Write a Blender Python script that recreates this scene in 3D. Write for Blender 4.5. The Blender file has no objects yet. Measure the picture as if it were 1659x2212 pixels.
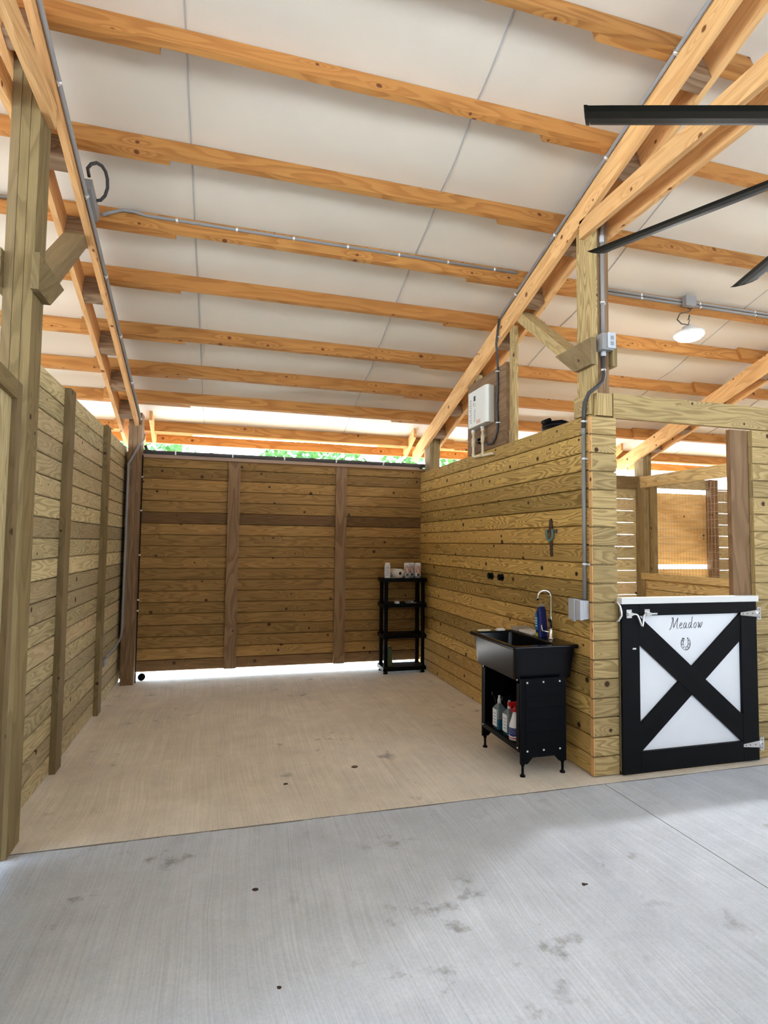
import bpy, math, random
from mathutils import Vector, Matrix
random.seed(7)
sc = bpy.context.scene
COL = sc.collection
PI = math.pi

# ------------------------------------------------------------------ camera
F = 1228.54
cd = bpy.data.cameras.new('camera'); cam = bpy.data.objects.new('camera', cd); COL.objects.link(cam)
cd.sensor_fit = 'VERTICAL'; cd.sensor_height = 36.0; cd.lens = F / 2212 * 36.0
cd.clip_start = 0.05; cd.clip_end = 400
R0 = Vector((0.962815, -0.269922, 0.011396)); R1 = Vector((0.025885, 0.050181, -0.998405)); R2 = Vector((0.26892, 0.961574, 0.055302))
m = Matrix((R0, -R1, -R2)).transposed().to_4x4(); m.translation = Vector((0, 0, 1.58)); cam.matrix_world = m
sc.camera = cam

# ------------------------------------------------------------------ world, sun, exposure
W = bpy.data.worlds.new('sky'); sc.world = W; W.use_nodes = True
nt = W.node_tree; nt.nodes.clear()
bg = nt.nodes.new('ShaderNodeBackground'); wo = nt.nodes.new('ShaderNodeOutputWorld')
tc = nt.nodes.new('ShaderNodeTexCoord'); sx = nt.nodes.new('ShaderNodeSeparateXYZ'); cr = nt.nodes.new('ShaderNodeValToRGB')
nt.links.new(tc.outputs['Generated'], sx.inputs[0]); nt.links.new(sx.outputs['Z'], cr.inputs[0])
cr.color_ramp.elements[0].position = 0.0; cr.color_ramp.elements[0].color = (0.80, 0.91, 1.0, 1)
cr.color_ramp.elements[1].position = 0.6; cr.color_ramp.elements[1].color = (0.38, 0.62, 1.0, 1)
nt.links.new(cr.outputs[0], bg.inputs[0]); bg.inputs[1].default_value = 3.8
nt.links.new(bg.outputs[0], wo.inputs[0])
sl = bpy.data.lights.new('sun', 'SUN'); so = bpy.data.objects.new('sun', sl); COL.objects.link(so)
sl.energy = 9.0; sl.angle = 0.01; sl.color = (1.0, 0.93, 0.82)
so.location = (5, 20, 20)
so.rotation_euler = Vector((-0.25, 0.55, 1.0)).to_track_quat('Z', 'Y').to_euler()
sc.view_settings.view_transform = 'Standard'; sc.view_settings.look = 'None'
sc.view_settings.gamma = 1.0; sc.view_settings.use_curve_mapping = False
sc.view_settings.exposure = 1.68
try:
    sc.cycles.max_bounces = 10; sc.cycles.diffuse_bounces = 6
except Exception: pass

# ------------------------------------------------------------------ tagging
def tag(o, label=None, cat=None, group=None, kind=None):
    if label: o['label'] = label
    if cat: o['category'] = cat
    if group: o['group'] = group
    if kind: o['kind'] = kind
    return o
def thing(name, label, cat, loc=(0, 0, 0), rz=0, group=None, kind=None):
    o = bpy.data.objects.new(name, None); COL.objects.link(o)
    o.location = loc; o.rotation_euler = (0, 0, rz); o.empty_display_size = 0.1
    return tag(o, label, cat, group, kind)

# ------------------------------------------------------------------ mesh builder
class MB:
    def __init__(s): s.v = []; s.f = []; s.uv = []; s.c = []; s.sm = []
    def face(s, pts, uvs=None, col=None, smooth=False):
        b = len(s.v); s.v += [tuple(p) for p in pts]; s.f.append(list(range(b, b + len(pts))))
        s.uv += uvs if uvs else [(0, 0)] * len(pts); s.c.append(col or (0.5, 0.5, 0.5)); s.sm.append(smooth)
    def prism(s, o, du, sec, col=None, end=True):
        """extrude a convex section (list of 3-D offset vectors, counter-clockwise seen from +du) along du, uv follows the length"""
        o = Vector(o); du = Vector(du); L = du.length
        r = (random.random(), random.random(), random.random()) if col is None else col
        n = len(sec); acc = 0
        sec = [Vector(p) for p in sec]
        for i in range(n):
            a = sec[i]; b = sec[(i + 1) % n]; w = (b - a).length
            s.face([o + a, o + b, o + b + du, o + a + du][::-1] if False else [o + a, o + a + du, o + b + du, o + b],
                   [(0, acc), (L, acc), (L, acc + w), (0, acc + w)], r)
            acc += w
        if end:
            a0 = sec[0]; e1 = (sec[1] - a0).normalized(); nrm = du.normalized(); e2 = nrm.cross(e1)
            uv = [((p - a0).dot(e1) * 0.25 + 3.1, (p - a0).dot(e2) * 1.0 + 5.0) for p in sec]
            s.face([o + p for p in sec], uv, r)
            s.face([o + p + du for p in sec][::-1], uv[::-1], r)
    def box(s, a, b, col=None):
        """axis aligned box; grain runs along its longest side"""
        a = Vector(a); b = Vector(b); d = b - a; k = max(range(3), key=lambda i: abs(d[i]))
        i, j = [(1, 2), (2, 0), (0, 1)][k]
        du = Vector(); du[k] = d[k]; e = Vector(); e[i] = d[i]; g = Vector(); g[j] = d[j]
        s.prism(a, du, [Vector(), e, e + g, g], col)
    def beam(s, A, B, v, w, col=None):
        """board whose edge runs A..B, with cross section vectors v and w"""
        v = Vector(v); w = Vector(w)
        s.prism(A, Vector(B) - Vector(A), [Vector(), v, v + w, w], col)
    def plank(s, o, du, dv, dw, ch=0.004, col=None):
        """plank with chamfered edges on its outer face (outer face at +dw)"""
        dv = Vector(dv); dw = Vector(dw); a = dv.normalized() * ch; b = dw.normalized() * ch
        sec = [Vector(), dv, dv + dw - b, dv + dw - a, dw + a, dw - b]
        if Vector(du).cross(dv).dot(dw) < 0: sec = sec[::-1]
        s.prism(o, du, sec, col)
    def tube(s, pts, r, n=10, cap=True, col=None):
        pts = [Vector(p) for p in pts]; rs = r if isinstance(r, (list, tuple)) else [r] * len(pts)
        t0 = (pts[1] - pts[0]).normalized(); up = Vector((0, 0, 1)) if abs(t0.z) < 0.9 else Vector((1, 0, 0))
        x = t0.cross(up).normalized(); rings = []; b = len(s.v)
        for i, p in enumerate(pts):
            t = ((pts[min(i + 1, len(pts) - 1)] - pts[max(i - 1, 0)])).normalized()
            x = (x - t * x.dot(t)).normalized(); y = t.cross(x)
            for k in range(n):
                a = 2 * PI * k / n; s.v.append(tuple(p + (x * math.cos(a) + y * math.sin(a)) * rs[i]))
        for i in range(len(pts) - 1):
            for k in range(n):
                k2 = (k + 1) % n
                s.f.append([b + i * n + k, b + i * n + k2, b + (i + 1) * n + k2, b + (i + 1) * n + k])
                s.uv += [(i * 0.1, k / n), (i * 0.1, (k + 1) / n), (i * 0.1 + 0.1, (k + 1) / n), (i * 0.1 + 0.1, k / n)]
                s.c.append(col or (0.5,) * 3); s.sm.append(True)
        if cap:
            for i, rev in ((0, True), (len(pts) - 1, False)):
                f = [b + i * n + k for k in range(n)]; s.f.append(f[::-1] if rev else f)
                s.uv += [(0, 0)] * n; s.c.append(col or (0.5,) * 3); s.sm.append(False)
    def lathe(s, o, prof, n=20, ax=(0, 0, 1), col=None):
        """profile [(radius, height)] turned around ax through o"""
        ax = Vector(ax).normalized(); o = Vector(o); ref = Vector((0, 0, 1)) if abs(ax.z) < 0.9 else Vector((1, 0, 0))
        x = ax.cross(ref).normalized(); y = ax.cross(x); b = len(s.v); acc = 0
        for (r, h) in prof:
            for k in range(n):
                a = 2 * PI * k / n; s.v.append(tuple(o + ax * h + (x * math.cos(a) + y * math.sin(a)) * max(r, 1e-5)))
        for i in range(len(prof) - 1):
            w = math.hypot(prof[i + 1][0] - prof[i][0], prof[i + 1][1] - prof[i][1])
            for k in range(n):
                k2 = (k + 1) % n
                s.f.append([b + i * n + k, b + i * n + k2, b + (i + 1) * n + k2, b + (i + 1) * n + k])
                s.uv += [(k / n, prof[i][1]), ((k + 1) / n, prof[i][1]), ((k + 1) / n, prof[i + 1][1]), (k / n, prof[i + 1][1])]
                s.c.append(col or (0.5,) * 3); s.sm.append(True)
        for i, rev in ((0, True), (len(prof) - 1, False)):
            if prof[i][0] > 1e-4 and prof[0] != prof[-1]:
                f = [b + i * n + k for k in range(n)]; s.f.append(f[::-1] if rev else f)
                s.uv += [(0, 0)] * n; s.c.append(col or (0.5,) * 3); s.sm.append(False)
    def poly(s, pts, depth, col=None):
        """flat outline (list of 3-D points) given the thickness vector depth"""
        d = Vector(depth); pts = [Vector(p) for p in pts]; n = len(pts)
        nrm = Vector()
        for i in range(n): nrm += pts[i].cross(pts[(i + 1) % n])
        if nrm.dot(d) > 0: pts = pts[::-1]
        r = (random.random(), random.random(), random.random()) if col is None else col
        e1 = (pts[1] - pts[0]).normalized(); e2 = e1.cross(d).normalized()
        uv = [((p - pts[0]).dot(e1), (p - pts[0]).dot(e2)) for p in pts]
        s.face(pts, uv, r); s.face([p + d for p in pts][::-1], uv[::-1], r)
        for i in range(n):
            a = pts[i]; b = pts[(i + 1) % n]; w = (b - a).length
            s.face([a, a + d, b + d, b], [(0, 0), (0, d.length), (w, d.length), (w, 0)], r)
    def build(s, name, mat, parent=None, label=None, cat=None, group=None, kind=None, bevel=0, local=False):
        vs = [Vector(v) for v in s.v]
        if parent is None:
            xs = [v.x for v in vs]; ys = [v.y for v in vs]; zs = [v.z for v in vs]
            loc = Vector(((min(xs) + max(xs)) / 2, (min(ys) + max(ys)) / 2, min(zs))); inv = Matrix.Translation(-loc)
        else:
            loc = Vector(); inv = Matrix()
            if not local: inv = wmat(parent).inverted()
        me = bpy.data.meshes.new(name); me.from_pydata([tuple(inv @ v) for v in vs], [], s.f)
        uvl = me.uv_layers.new(name='UVMap'); uvl.data.foreach_set('uv', [c for p in s.uv for c in p])
        ca = me.attributes.new('rnd', 'FLOAT_COLOR', 'FACE')
        ca.data.foreach_set('color', [x for c in s.c for x in (c[0], c[1], c[2], 1)])
        me.polygons.foreach_set('use_smooth', s.sm)
        for mm in (mat if isinstance(mat, (list, tuple)) else [mat]): me.materials.append(mm)
        me.update()
        o = bpy.data.objects.new(name, me); COL.objects.link(o); o.location = loc
        if parent is not None: o.parent = parent
        if bevel:
            b = o.modifiers.new('bevel', 'BEVEL'); b.width = bevel; b.segments = 2; b.limit_method = 'ANGLE'
            wd = o.modifiers.new('weld', 'WELD'); wd.merge_threshold = 1e-5
            o.modifiers.move(1, 0)
        return tag(o, label, cat, group, kind)
def wmat(o):
    M = Matrix.Translation(o.location) @ o.rotation_euler.to_matrix().to_4x4()
    return wmat(o.parent) @ M if o.parent else M
def dup(o, parent=None):
    c = o.copy(); COL.objects.link(c)
    if parent: c.parent = parent
    for ch in [x for x in COL.objects if x.parent == o]: dup(ch, c)
    return c

# ------------------------------------------------------------------ materials
def nmat(name):
    m = bpy.data.materials.new(name); m.use_nodes = True; t = m.node_tree
    return m, t, t.nodes['Principled BSDF']
class G:
    def __init__(s, t): s.t = t
    def n(s, k, **kw):
        x = s.t.nodes.new(k)
        for a, b in kw.items(): setattr(x, a, b)
        return x
    def l(s, a, b): s.t.links.new(a, b)
    def m(s, op, a, b=None, c=None):
        x = s.n('ShaderNodeMath', operation=op)
        for i, q in enumerate((a, b, c)):
            if q is None: continue
            if isinstance(q, (int, float)): x.inputs[i].default_value = q
            else: s.l(q, x.inputs[i])
        return x.outputs[0]
    def mix(s, fac, a, b, bt='MIX'):
        x = s.n('ShaderNodeMix', data_type='RGBA', blend_type=bt)
        for i, q in ((0, fac), (6, a), (7, b)):
            if isinstance(q, (int, float)): x.inputs[i].default_value = q
            elif isinstance(q, tuple): x.inputs[i].default_value = (*q[:3], 1)
            else: s.l(q, x.inputs[i])
        return x.outputs[2]
    def comb(s, a, b, c):
        x = s.n('ShaderNodeCombineXYZ')
        for i, q in enumerate((a, b, c)):
            if isinstance(q, (int, float)): x.inputs[i].default_value = q
            else: s.l(q, x.inputs[i])
        return x.outputs[0]
    def noise(s, vec, scale, detail=2, rough=0.5):
        x = s.n('ShaderNodeTexNoise'); x.inputs['Scale'].default_value = scale; x.inputs['Detail'].default_value = detail
        x.inputs['Roughness'].default_value = rough; s.l(vec, x.inputs['Vector']); return x.outputs[0]
    def smooth(s, v, a, b, c=0.0, d=1.0):
        x = s.n('ShaderNodeMapRange', interpolation_type='SMOOTHSTEP')
        for i, q in enumerate((v, a, b, c, d)):
            if isinstance(q, (int, float)): x.inputs[i].default_value = q
            else: s.l(q, x.inputs[i])
        return x.outputs[0]
def plain(name, col, rough=0.5, metal=0.0, noise=0.0, spec=0.5, **kw):
    m, t, b = nmat(name); g = G(t)
    b.inputs['Roughness'].default_value = rough; b.inputs['Metallic'].default_value = metal
    b.inputs['Specular IOR Level'].default_value = spec
    tcn = g.n('ShaderNodeTexCoord'); nz = g.noise(tcn.outputs['Object'], kw.get('scale', 30), 3)
    g.l(g.mix(g.m('MULTIPLY', nz, noise if noise else 0.08), col, tuple(c * 0.55 for c in col)), b.inputs['Base Color'])
    if kw.get('trans'): b.inputs['Transmission Weight'].default_value = kw['trans']
    if kw.get('emit'): b.inputs['Emission Color'].default_value = (*col, 1); b.inputs['Emission Strength'].default_value = kw['emit']
    return m
def wood(name, light, dark, ring=9.0, alt=None, var=0.35, knots=0.55, contrast=0.8, rough=0.75, su=1.3, sv=7.0, knot=(0.06, 0.025, 0.01)):
    m, t, b = nmat(name); g = G(t)
    uv = g.n('ShaderNodeUVMap', uv_map='UVMap'); s = g.n('ShaderNodeSeparateXYZ'); g.l(uv.outputs[0], s.inputs[0])
    at = g.n('ShaderNodeAttribute', attribute_name='rnd'); a = g.n('ShaderNodeSeparateColor'); g.l(at.outputs['Color'], a.inputs[0])
    u = s.outputs[0]; v = s.outputs[1]; r1, r2, r3 = a.outputs[0], a.outputs[1], a.outputs[2]
    # knots
    kx = g.m('MULTIPLY_ADD', u, 2.0, g.m('MULTIPLY', r1, 71.0)); ky = g.m('MULTIPLY_ADD', v, 8.0, g.m('MULTIPLY', r2, 53.0))
    vo = g.n('ShaderNodeTexVoronoi', voronoi_dimensions='2D'); vo.inputs['Scale'].default_value = 1.0; g.l(g.comb(kx, ky, 0.0), vo.inputs['Vector'])
    ps = g.n('ShaderNodeSeparateXYZ'); g.l(vo.outputs['Position'], ps.inputs[0])
    dx = g.m('MULTIPLY', g.m('SUBTRACT', kx, ps.outputs[0]), 0.5); dy = g.m('MULTIPLY', g.m('SUBTRACT', ky, ps.outputs[1]), 0.125)
    rc = g.n('ShaderNodeSeparateColor'); g.l(vo.outputs['Color'], rc.inputs[0])
    on = g.m('LESS_THAN', rc.outputs[0], knots)
    d2 = g.m('ADD', g.m('MULTIPLY', dx, dx), g.m('MULTIPLY', dy, dy)); d = g.m('SQRT', d2)
    e2 = g.m('ADD', g.m('POWER', g.m('ABSOLUTE', g.m('DIVIDE', dx, 0.10)), 2.0), g.m('POWER', g.m('ABSOLUTE', g.m('DIVIDE', dy, 0.030)), 2.0))
    bump = g.m('MULTIPLY', g.m('EXPONENT', g.m('MULTIPLY', e2, -1.0)), on)
    kr = g.m('MULTIPLY_ADD', rc.outputs[1], 0.010, 0.005)
    kmask = g.m('MULTIPLY', g.smooth(d, kr, g.m('MULTIPLY', kr, 1.9), 1.0, 0.0), on)
    # growth rings
    vec = g.comb(g.m('MULTIPLY_ADD', u, su, g.m('MULTIPLY', r1, 37.0)), g.m('MULTIPLY_ADD', v, sv, g.m('MULTIPLY', r2, 19.0)), g.m('MULTIPLY', r3, 23.0))
    n1 = g.noise(vec, 1.0, 1.5, 0.35)
    tt = g.m('MULTIPLY', g.m('ADD', g.m('ADD', n1, g.m('MULTIPLY', bump, 0.35)), g.m('MULTIPLY', v, g.m('SUBTRACT', r3, 0.3))), ring)
    fr = g.m('FRACT', tt)
    band = g.m('MULTIPLY', g.smooth(fr, 0.25, 0.82), g.smooth(fr, 1.0, 0.9))
    fib = g.noise(g.comb(g.m('MULTIPLY', u, 5.0), g.m('MULTIPLY', v, 190.0), r1), 1.0, 2)
    blot = g.noise(g.comb(g.m('MULTIPLY', u, 1.7), g.m('MULTIPLY', v, 5.0), g.m('MULTIPLY', r2, 9.0)), 1.0, 3)
    col = g.mix(g.m('MULTIPLY', band, contrast), light, dark)
    if alt: col = g.mix(g.smooth(g.m('ADD', r3, g.m('MULTIPLY', g.m('SUBTRACT', blot, 0.5), 0.8)), 0.35, 1.0), col, g.mix(0.5, col, alt))
    val = g.m('ADD', g.m('ADD', g.m('MULTIPLY', r2, var), 1.0 - var * 0.55), g.m('ADD', g.m('MULTIPLY', g.m('SUBTRACT', fib, 0.5), 0.5), g.m('MULTIPLY', g.m('SUBTRACT', blot, 0.5), 0.45)))
    vc = g.comb(val, val, val); col = g.mix(1.0, col, vc, 'MULTIPLY')
    col = g.mix(kmask, col, knot)
    g.l(col, b.inputs['Base Color']); b.inputs['Roughness'].default_value = rough; b.inputs['Specular IOR Level'].default_value = 0.25
    bp = g.n('ShaderNodeBump'); bp.inputs['Strength'].default_value = 0.25; bp.inputs['Distance'].default_value = 0.002
    g.l(g.m('ADD', g.m('MULTIPLY', band, -0.6), fib), bp.inputs['Height']); g.l(bp.outputs[0], b.inputs['Normal'])
    return m
M_wall = wood('treated_wall', (0.60, 0.40, 0.13), (0.24, 0.135, 0.032), ring=17, alt=(0.42, 0.25, 0.08), var=0.6, knots=0.4, contrast=0.75, su=1.5, sv=11.0)
M_left = wood('treated_grey', (0.56, 0.46, 0.25), (0.27, 0.20, 0.09), ring=12, alt=(0.36, 0.26, 0.16), var=0.45, knots=0.25, contrast=0.6, su=1.5, sv=11.0)
M_door = wood('door_planks', (0.35, 0.200, 0.066), (0.18, 0.095, 0.028), ring=11, sv=11.0, alt=(0.15, 0.07, 0.045), var=0.75, knots=0.4, contrast=0.6)
M_rail = wood('door_rail', (0.29, 0.175, 0.09), (0.15, 0.075, 0.038), ring=7, var=0.2, knots=0.2, contrast=0.5)
M_front = wood('treated_front', (0.47, 0.34, 0.155), (0.22, 0.14, 0.052), alt=(0.38, 0.27, 0.12), var=0.35, knots=0.2, contrast=0.65, ring=12, su=1.5, sv=10.0)
M_post = wood('treated_post', (0.24, 0.172, 0.076), (0.135, 0.092, 0.038), ring=6, alt=(0.24, 0.165, 0.09), var=0.25, knots=0.3, contrast=0.5)
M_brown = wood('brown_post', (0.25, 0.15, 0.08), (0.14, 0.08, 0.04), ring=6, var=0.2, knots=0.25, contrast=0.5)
M_pine = wood('pine_rafter', (0.76, 0.45, 0.19), (0.52, 0.24, 0.075), ring=6, alt=(0.74, 0.38, 0.15), var=0.15, knots=0.5, contrast=0.45, knot=(0.20, 0.07, 0.02))
M_purlin = wood('pine_purlin', (0.50, 0.235, 0.066), (0.29, 0.10, 0.022), ring=6, alt=(0.38, 0.155, 0.04), var=0.3, knots=0.45, contrast=0.55, knot=(0.16, 0.05, 0.015))
M_block = wood('block_wood', (0.30, 0.19, 0.11), (0.18, 0.10, 0.05), ring=8, var=0.3, knots=0.1)
M_tan = wood('plywood', (0.95, 0.66, 0.30), (0.72, 0.42, 0.15), ring=4, var=0.1, knots=0.3, contrast=0.5)
M_pale = wood('pale_trim', (0.42, 0.28, 0.20), (0.34, 0.22, 0.15), ring=4, var=0.1, knots=0.0, contrast=0.3)
M_black = plain('black_paint', (0.004, 0.004, 0.005), 0.55, spec=0.12)
M_blackp = plain('black_plastic', (0.0025, 0.0025, 0.004), 0.45, spec=0.1)
M_gloss = plain('black_gloss', (0.0025, 0.0025, 0.005), 0.2, spec=0.25)
M_fan = plain('fan_black', (0.004, 0.006, 0.005), 0.5, spec=0.2)
M_white = plain('white_panel', (0.88, 0.89, 0.93), 0.6, noise=0.12, scale=8)
M_wmetal = plain('white_metal', (0.80, 0.79, 0.78), 0.4)
M_heater = plain('heater_white', (0.76, 0.75, 0.68), 0.4)
M_cpvc = plain('cream_pipe', (0.80, 0.66, 0.45), 0.4)
M_grey = plain('grey_conduit', (0.27, 0.26, 0.255), 0.5)
M_lgrey = plain('light_grey_box', (0.50, 0.52, 0.57), 0.5)
M_dkgrey = plain('dark_flex', (0.05, 0.045, 0.045), 0.5)
M_steel = plain('galvanised', (0.85, 0.86, 0.88), 0.28, 0.75)
M_chrome = plain('chrome', (0.80, 0.80, 0.78), 0.12, 1.0)
M_rivet = plain('rivet', (0.8, 0.8, 0.8), 0.35)
M_ink = plain('grey_ink', (0.05, 0.05, 0.055), 0.6)
M_paper = plain('paper', (0.82, 0.79, 0.74), 0.8, noise=0.1)
M_card = plain('card', (0.45, 0.40, 0.33), 0.8)
M_label = plain('label_white', (0.78, 0.80, 0.84), 0.5)
M_orange = plain('label_orange', (0.45, 0.12, 0.03), 0.5)
M_red = plain('red_plastic', (0.50, 0.01, 0.01), 0.4)
M_blue = plain('blue_label', (0.01, 0.22, 0.55), 0.35)
M_navy = plain('navy', (0.01, 0.02, 0.16), 0.4)
M_yellow = plain('yellow', (0.7, 0.65, 0.05), 0.5)
M_cyan = plain('blue_fluid', (0.03, 0.16, 0.26), 0.15, trans=0.4)
M_clear = plain('clear_plastic', (0.40, 0.50, 0.55), 0.12, trans=0.6)
M_verd = plain('teal_patina', (0.17, 0.27, 0.24), 0.6, noise=0.8)
M_rust = plain('rusty_iron', (0.09, 0.05, 0.03), 0.7, noise=0.8)
M_green = plain('green_bottle', (0.06, 0.09, 0.045), 0.35)
M_roof = plain('roof_metal', (0.4, 0.4, 0.42), 0.4, 0.6)
M_bark = plain('bark', (0.10, 0.07, 0.045), 0.9, noise=0.5)
M_leaf = plain('leaf', (0.10, 0.24, 0.04), 0.6, noise=0.8, scale=3)
M_wire = plain('wire_mesh', (0.42, 0.34, 0.24), 0.5, 0.3)
M_lamp = plain('lamp_glass', (1.0, 0.99, 0.95), 0.4, emit=55.0)

def concrete(name, a, b2, seam=True, rough=0.8):
    m, t, b = nmat(name); g = G(t)
    tcn = g.n('ShaderNodeTexCoord'); P = tcn.outputs['Object']; s = g.n('ShaderNodeSeparateXYZ'); g.l(P, s.inputs[0])
    big = g.noise(P, 0.7, 4, 0.55); med = g.noise(P, 5.0, 5, 0.65); fine = g.noise(P, 90.0, 2, 0.7)
    wob = g.noise(P, 0.6, 2)
    xs = g.m('ADD', s.outputs[0], g.m('MULTIPLY', wob, 0.25))
    br = g.noise(g.comb(g.m('MULTIPLY', xs, 110.0), g.m('MULTIPLY', s.outputs[1], 1.2), 0.0), 1.0, 2, 0.7)
    br2 = g.noise(g.comb(g.m('MULTIPLY', xs, 11.0), g.m('MULTIPLY', s.outputs[1], 0.5), 3.0), 1.0, 3, 0.6)
    col = g.mix(g.smooth(big, 0.35, 0.68), a, b2)
    k = g.m('ADD', 0.34, g.m('ADD', g.m('ADD', g.m('MULTIPLY', med, 0.40), g.m('MULTIPLY', fine, 0.30)), g.m('ADD', g.m('MULTIPLY', br, 0.50), g.m('MULTIPLY', br2, 0.12))))
    col = g.mix(1.0, col, g.comb(k, k, k), 'MULTIPLY')
    sp = g.noise(P, 5.5, 6, 0.62); st = g.smooth(sp, 0.58, 0.72); gate = g.smooth(g.noise(P, 1.3, 1), 0.45, 0.62)
    col = g.mix(g.m('MULTIPLY', g.m('MULTIPLY', st, gate), 0.55), col, (0.10, 0.085, 0.07))
    g.l(col, b.inputs['Base Color']); b.inputs['Roughness'].default_value = rough; b.inputs['Specular IOR Level'].default_value = 0.3
    bp = g.n('ShaderNodeBump'); bp.inputs['Strength'].default_value = 0.35; bp.inputs['Distance'].default_value = 0.003
    g.l(g.m('ADD', br, g.m('MULTIPLY', fine, 0.6)), bp.inputs['Height']); g.l(bp.outputs[0], b.inputs['Normal'])
    return m
M_aisle = concrete('concrete_aisle', (0.56, 0.60, 0.67), (0.65, 0.69, 0.76))
M_bay = concrete('concrete_bay', (0.78, 0.70, 0.59), (0.88, 0.80, 0.69))
M_sand = plain('pale_gravel', (0.62, 0.60, 0.54), 0.9, noise=0.6, scale=6)
def membrane():
    m, t, b = nmat('insulation_membrane'); g = G(t)
    tcn = g.n('ShaderNodeTexCoord'); P = tcn.outputs['Object']; s = g.n('ShaderNodeSeparateXYZ'); g.l(P, s.inputs[0])
    n = g.noise(P, 1.6, 3); fine = g.noise(P, 180.0, 2)
    col = g.mix(n, (0.75, 0.675, 0.565), (0.64, 0.58, 0.485))
    g.l(col, b.inputs['Base Color']); b.inputs['Roughness'].default_value = 0.55; b.inputs['Specular IOR Level'].default_value = 0.35
    bp = g.n('ShaderNodeBump'); bp.inputs['Strength'].default_value = 0.25; bp.inputs['Distance'].default_value = 0.003
    g.l(fine, bp.inputs['Height']); g.l(bp.outputs[0], b.inputs['Normal']); return m
M_mem = membrane()

# ------------------------------------------------------------------ roof geometry: z of the rafter top at depth y
RY = 1.60
def zt(y): return 5.335 - y / 3 if y >= RY else 5.335 - (2 * RY - y) / 3
SL = Vector((0, 1, -1 / 3)).normalized(); UP = Vector((0, 1 / 3, 1)).normalized()

# ------------------------------------------------------------------ floor, ground, ceiling
XW, XE = -8.5, 17.0
mb = MB(); mb.box((XW, -4.2, -0.12), (XE, 3.345, -0.004)); mb.build('floor', M_aisle, label='broom-finished grey concrete aisle floor in the foreground', cat='floor', kind='structure')
mb = MB(); random.seed(3)
xs = [XW + i * (XE - XW) / 400 for i in range(401)]; ye = [3.345 + random.uniform(-0.004, 0.004) for _ in xs]
top = [(x, y, 0.0) for x, y in zip(xs, ye)] + [(XE, 7.02, 0.0), (XW, 7.02, 0.0)]
mb.poly(top, (0, 0, -0.12)); mb.build('floor', M_bay, label='warmer beige concrete slab inside the wash bay', cat='floor', kind='structure')
mb = MB(); mb.box((-60, -60, -0.22), (60, 90, -0.06)); mb.build('ground', M_sand, label='pale sunlit gravel ground outside the barn', cat='ground', kind='structure')
mb = MB(); random.seed(4)
xj = [XW + i * (XE - XW) / 500 for i in range(501)]
for a_, b_ in zip(xj[:-1], xj[1:]):
    w0 = 0.004 + 0.003 * math.sin(a_ * 7) + random.uniform(0, .003); mb.box((a_, 3.344 - w0 - 0.004, -0.008), (b_, 3.3435, -0.0030), (.5, .5, .5))
mb.build('trim_3', plain('dirt_joint', (0.20, 0.18, 0.155), 0.95), label='dirt-filled joint between the bay slab and the aisle slab', cat='joint', kind='structure')
# saw cut in the aisle slab, a dark sealed joint
mb = MB(); mb.box((2.479, -4.2, -0.010), (2.484, 3.343, -0.0035)); mb.build('trim_1', plain('joint', (0.17, 0.165, 0.16), 0.9), label='thin saw-cut joint line running from the stall corner across the aisle slab', cat='joint', kind='structure')

PY = [2.04, 2.62, 3.19, 3.83, 4.41, 4.965, 5.61, 6.175, 6.695, 7.33]      # far bottom edge of every purlin in the front slope
def build_ceiling():
    mb = MB(); hp = 0.146
    knots = [-4.4, -3.8, -3.2, -2.6, -2.0, -1.4, -0.8, -0.2, 0.4, 1.0, RY] + [y + 0.03 for y in PY] + [7.62]
    ys = []
    for a, b in zip(knots[:-1], knots[1:]):
        for k in range(6): ys.append((a + (b - a) * k / 6, k / 6))
    ys.append((knots[-1], 0))
    nx = 150; dx = (XE - XW) / nx; b0 = len(mb.v)
    def zz(x, y, t):
        sag = 4 * t * (1 - t) * (0.020 + 0.014 * math.sin(x * 1.9 + y * 3.1) + 0.009 * math.sin(x * 5.3 - y * 2.0))
        return zt(y) + hp + 0.008 - sag
    for (y, t) in ys:
        for i in range(nx + 1):
            x = XW + i * dx; mb.v.append((x, y, zz(x, y, t)))
    W1 = nx + 1
    for j in range(len(ys) - 1):
        for i in range(nx):
            q = b0 + j * W1 + i
            mb.f.append([q, q + W1, q + W1 + 1, q + 1]); mb.uv += [(0, 0)] * 4; mb.c.append((.5, .5, .5)); mb.sm.append(True)
    o = mb.build('ceiling', M_mem, label='white foil insulation membrane stretched over the purlins', cat='ceiling', kind='structure')
    # folded seams of the membrane rolls
    k = 0
    for sxx in [-0.28 + 1.765 * j for j in range(-4, 9)]:
        mb = MB()
        for j in range(len(ys) - 1):
            (ya, ta), (yb, tb) = ys[j], ys[j + 1]
            if ya < 1.6: continue
            za = zz(sxx, ya, ta); zb = zz(sxx, yb, tb)
            mb.beam((sxx - 0.004, ya, za - 0.006), (sxx - 0.004, yb, zb - 0.006), (0.008, 0, 0), (0, 0, 0.010), (.5, .5, .5))
        k += 1
        s = mb.build('seam', M_seam, parent=o)
M_seam = plain('seam_tape', (0.42, 0.41, 0.40), 0.6)
build_ceiling()
mb = MB()
for (ya, yb) in ((-4.5, RY), (RY, 7.70)):
    mb.beam((XW - .1, ya, zt(ya) + 0.175), (XW - .1, yb, zt(yb) + 0.175), (XE - XW + .2, 0, 0), (0, 0, 0.03))
mb.build('roof', M_roof, label='metal roof sheeting over the barn', cat='roof', kind='structure')

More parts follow.
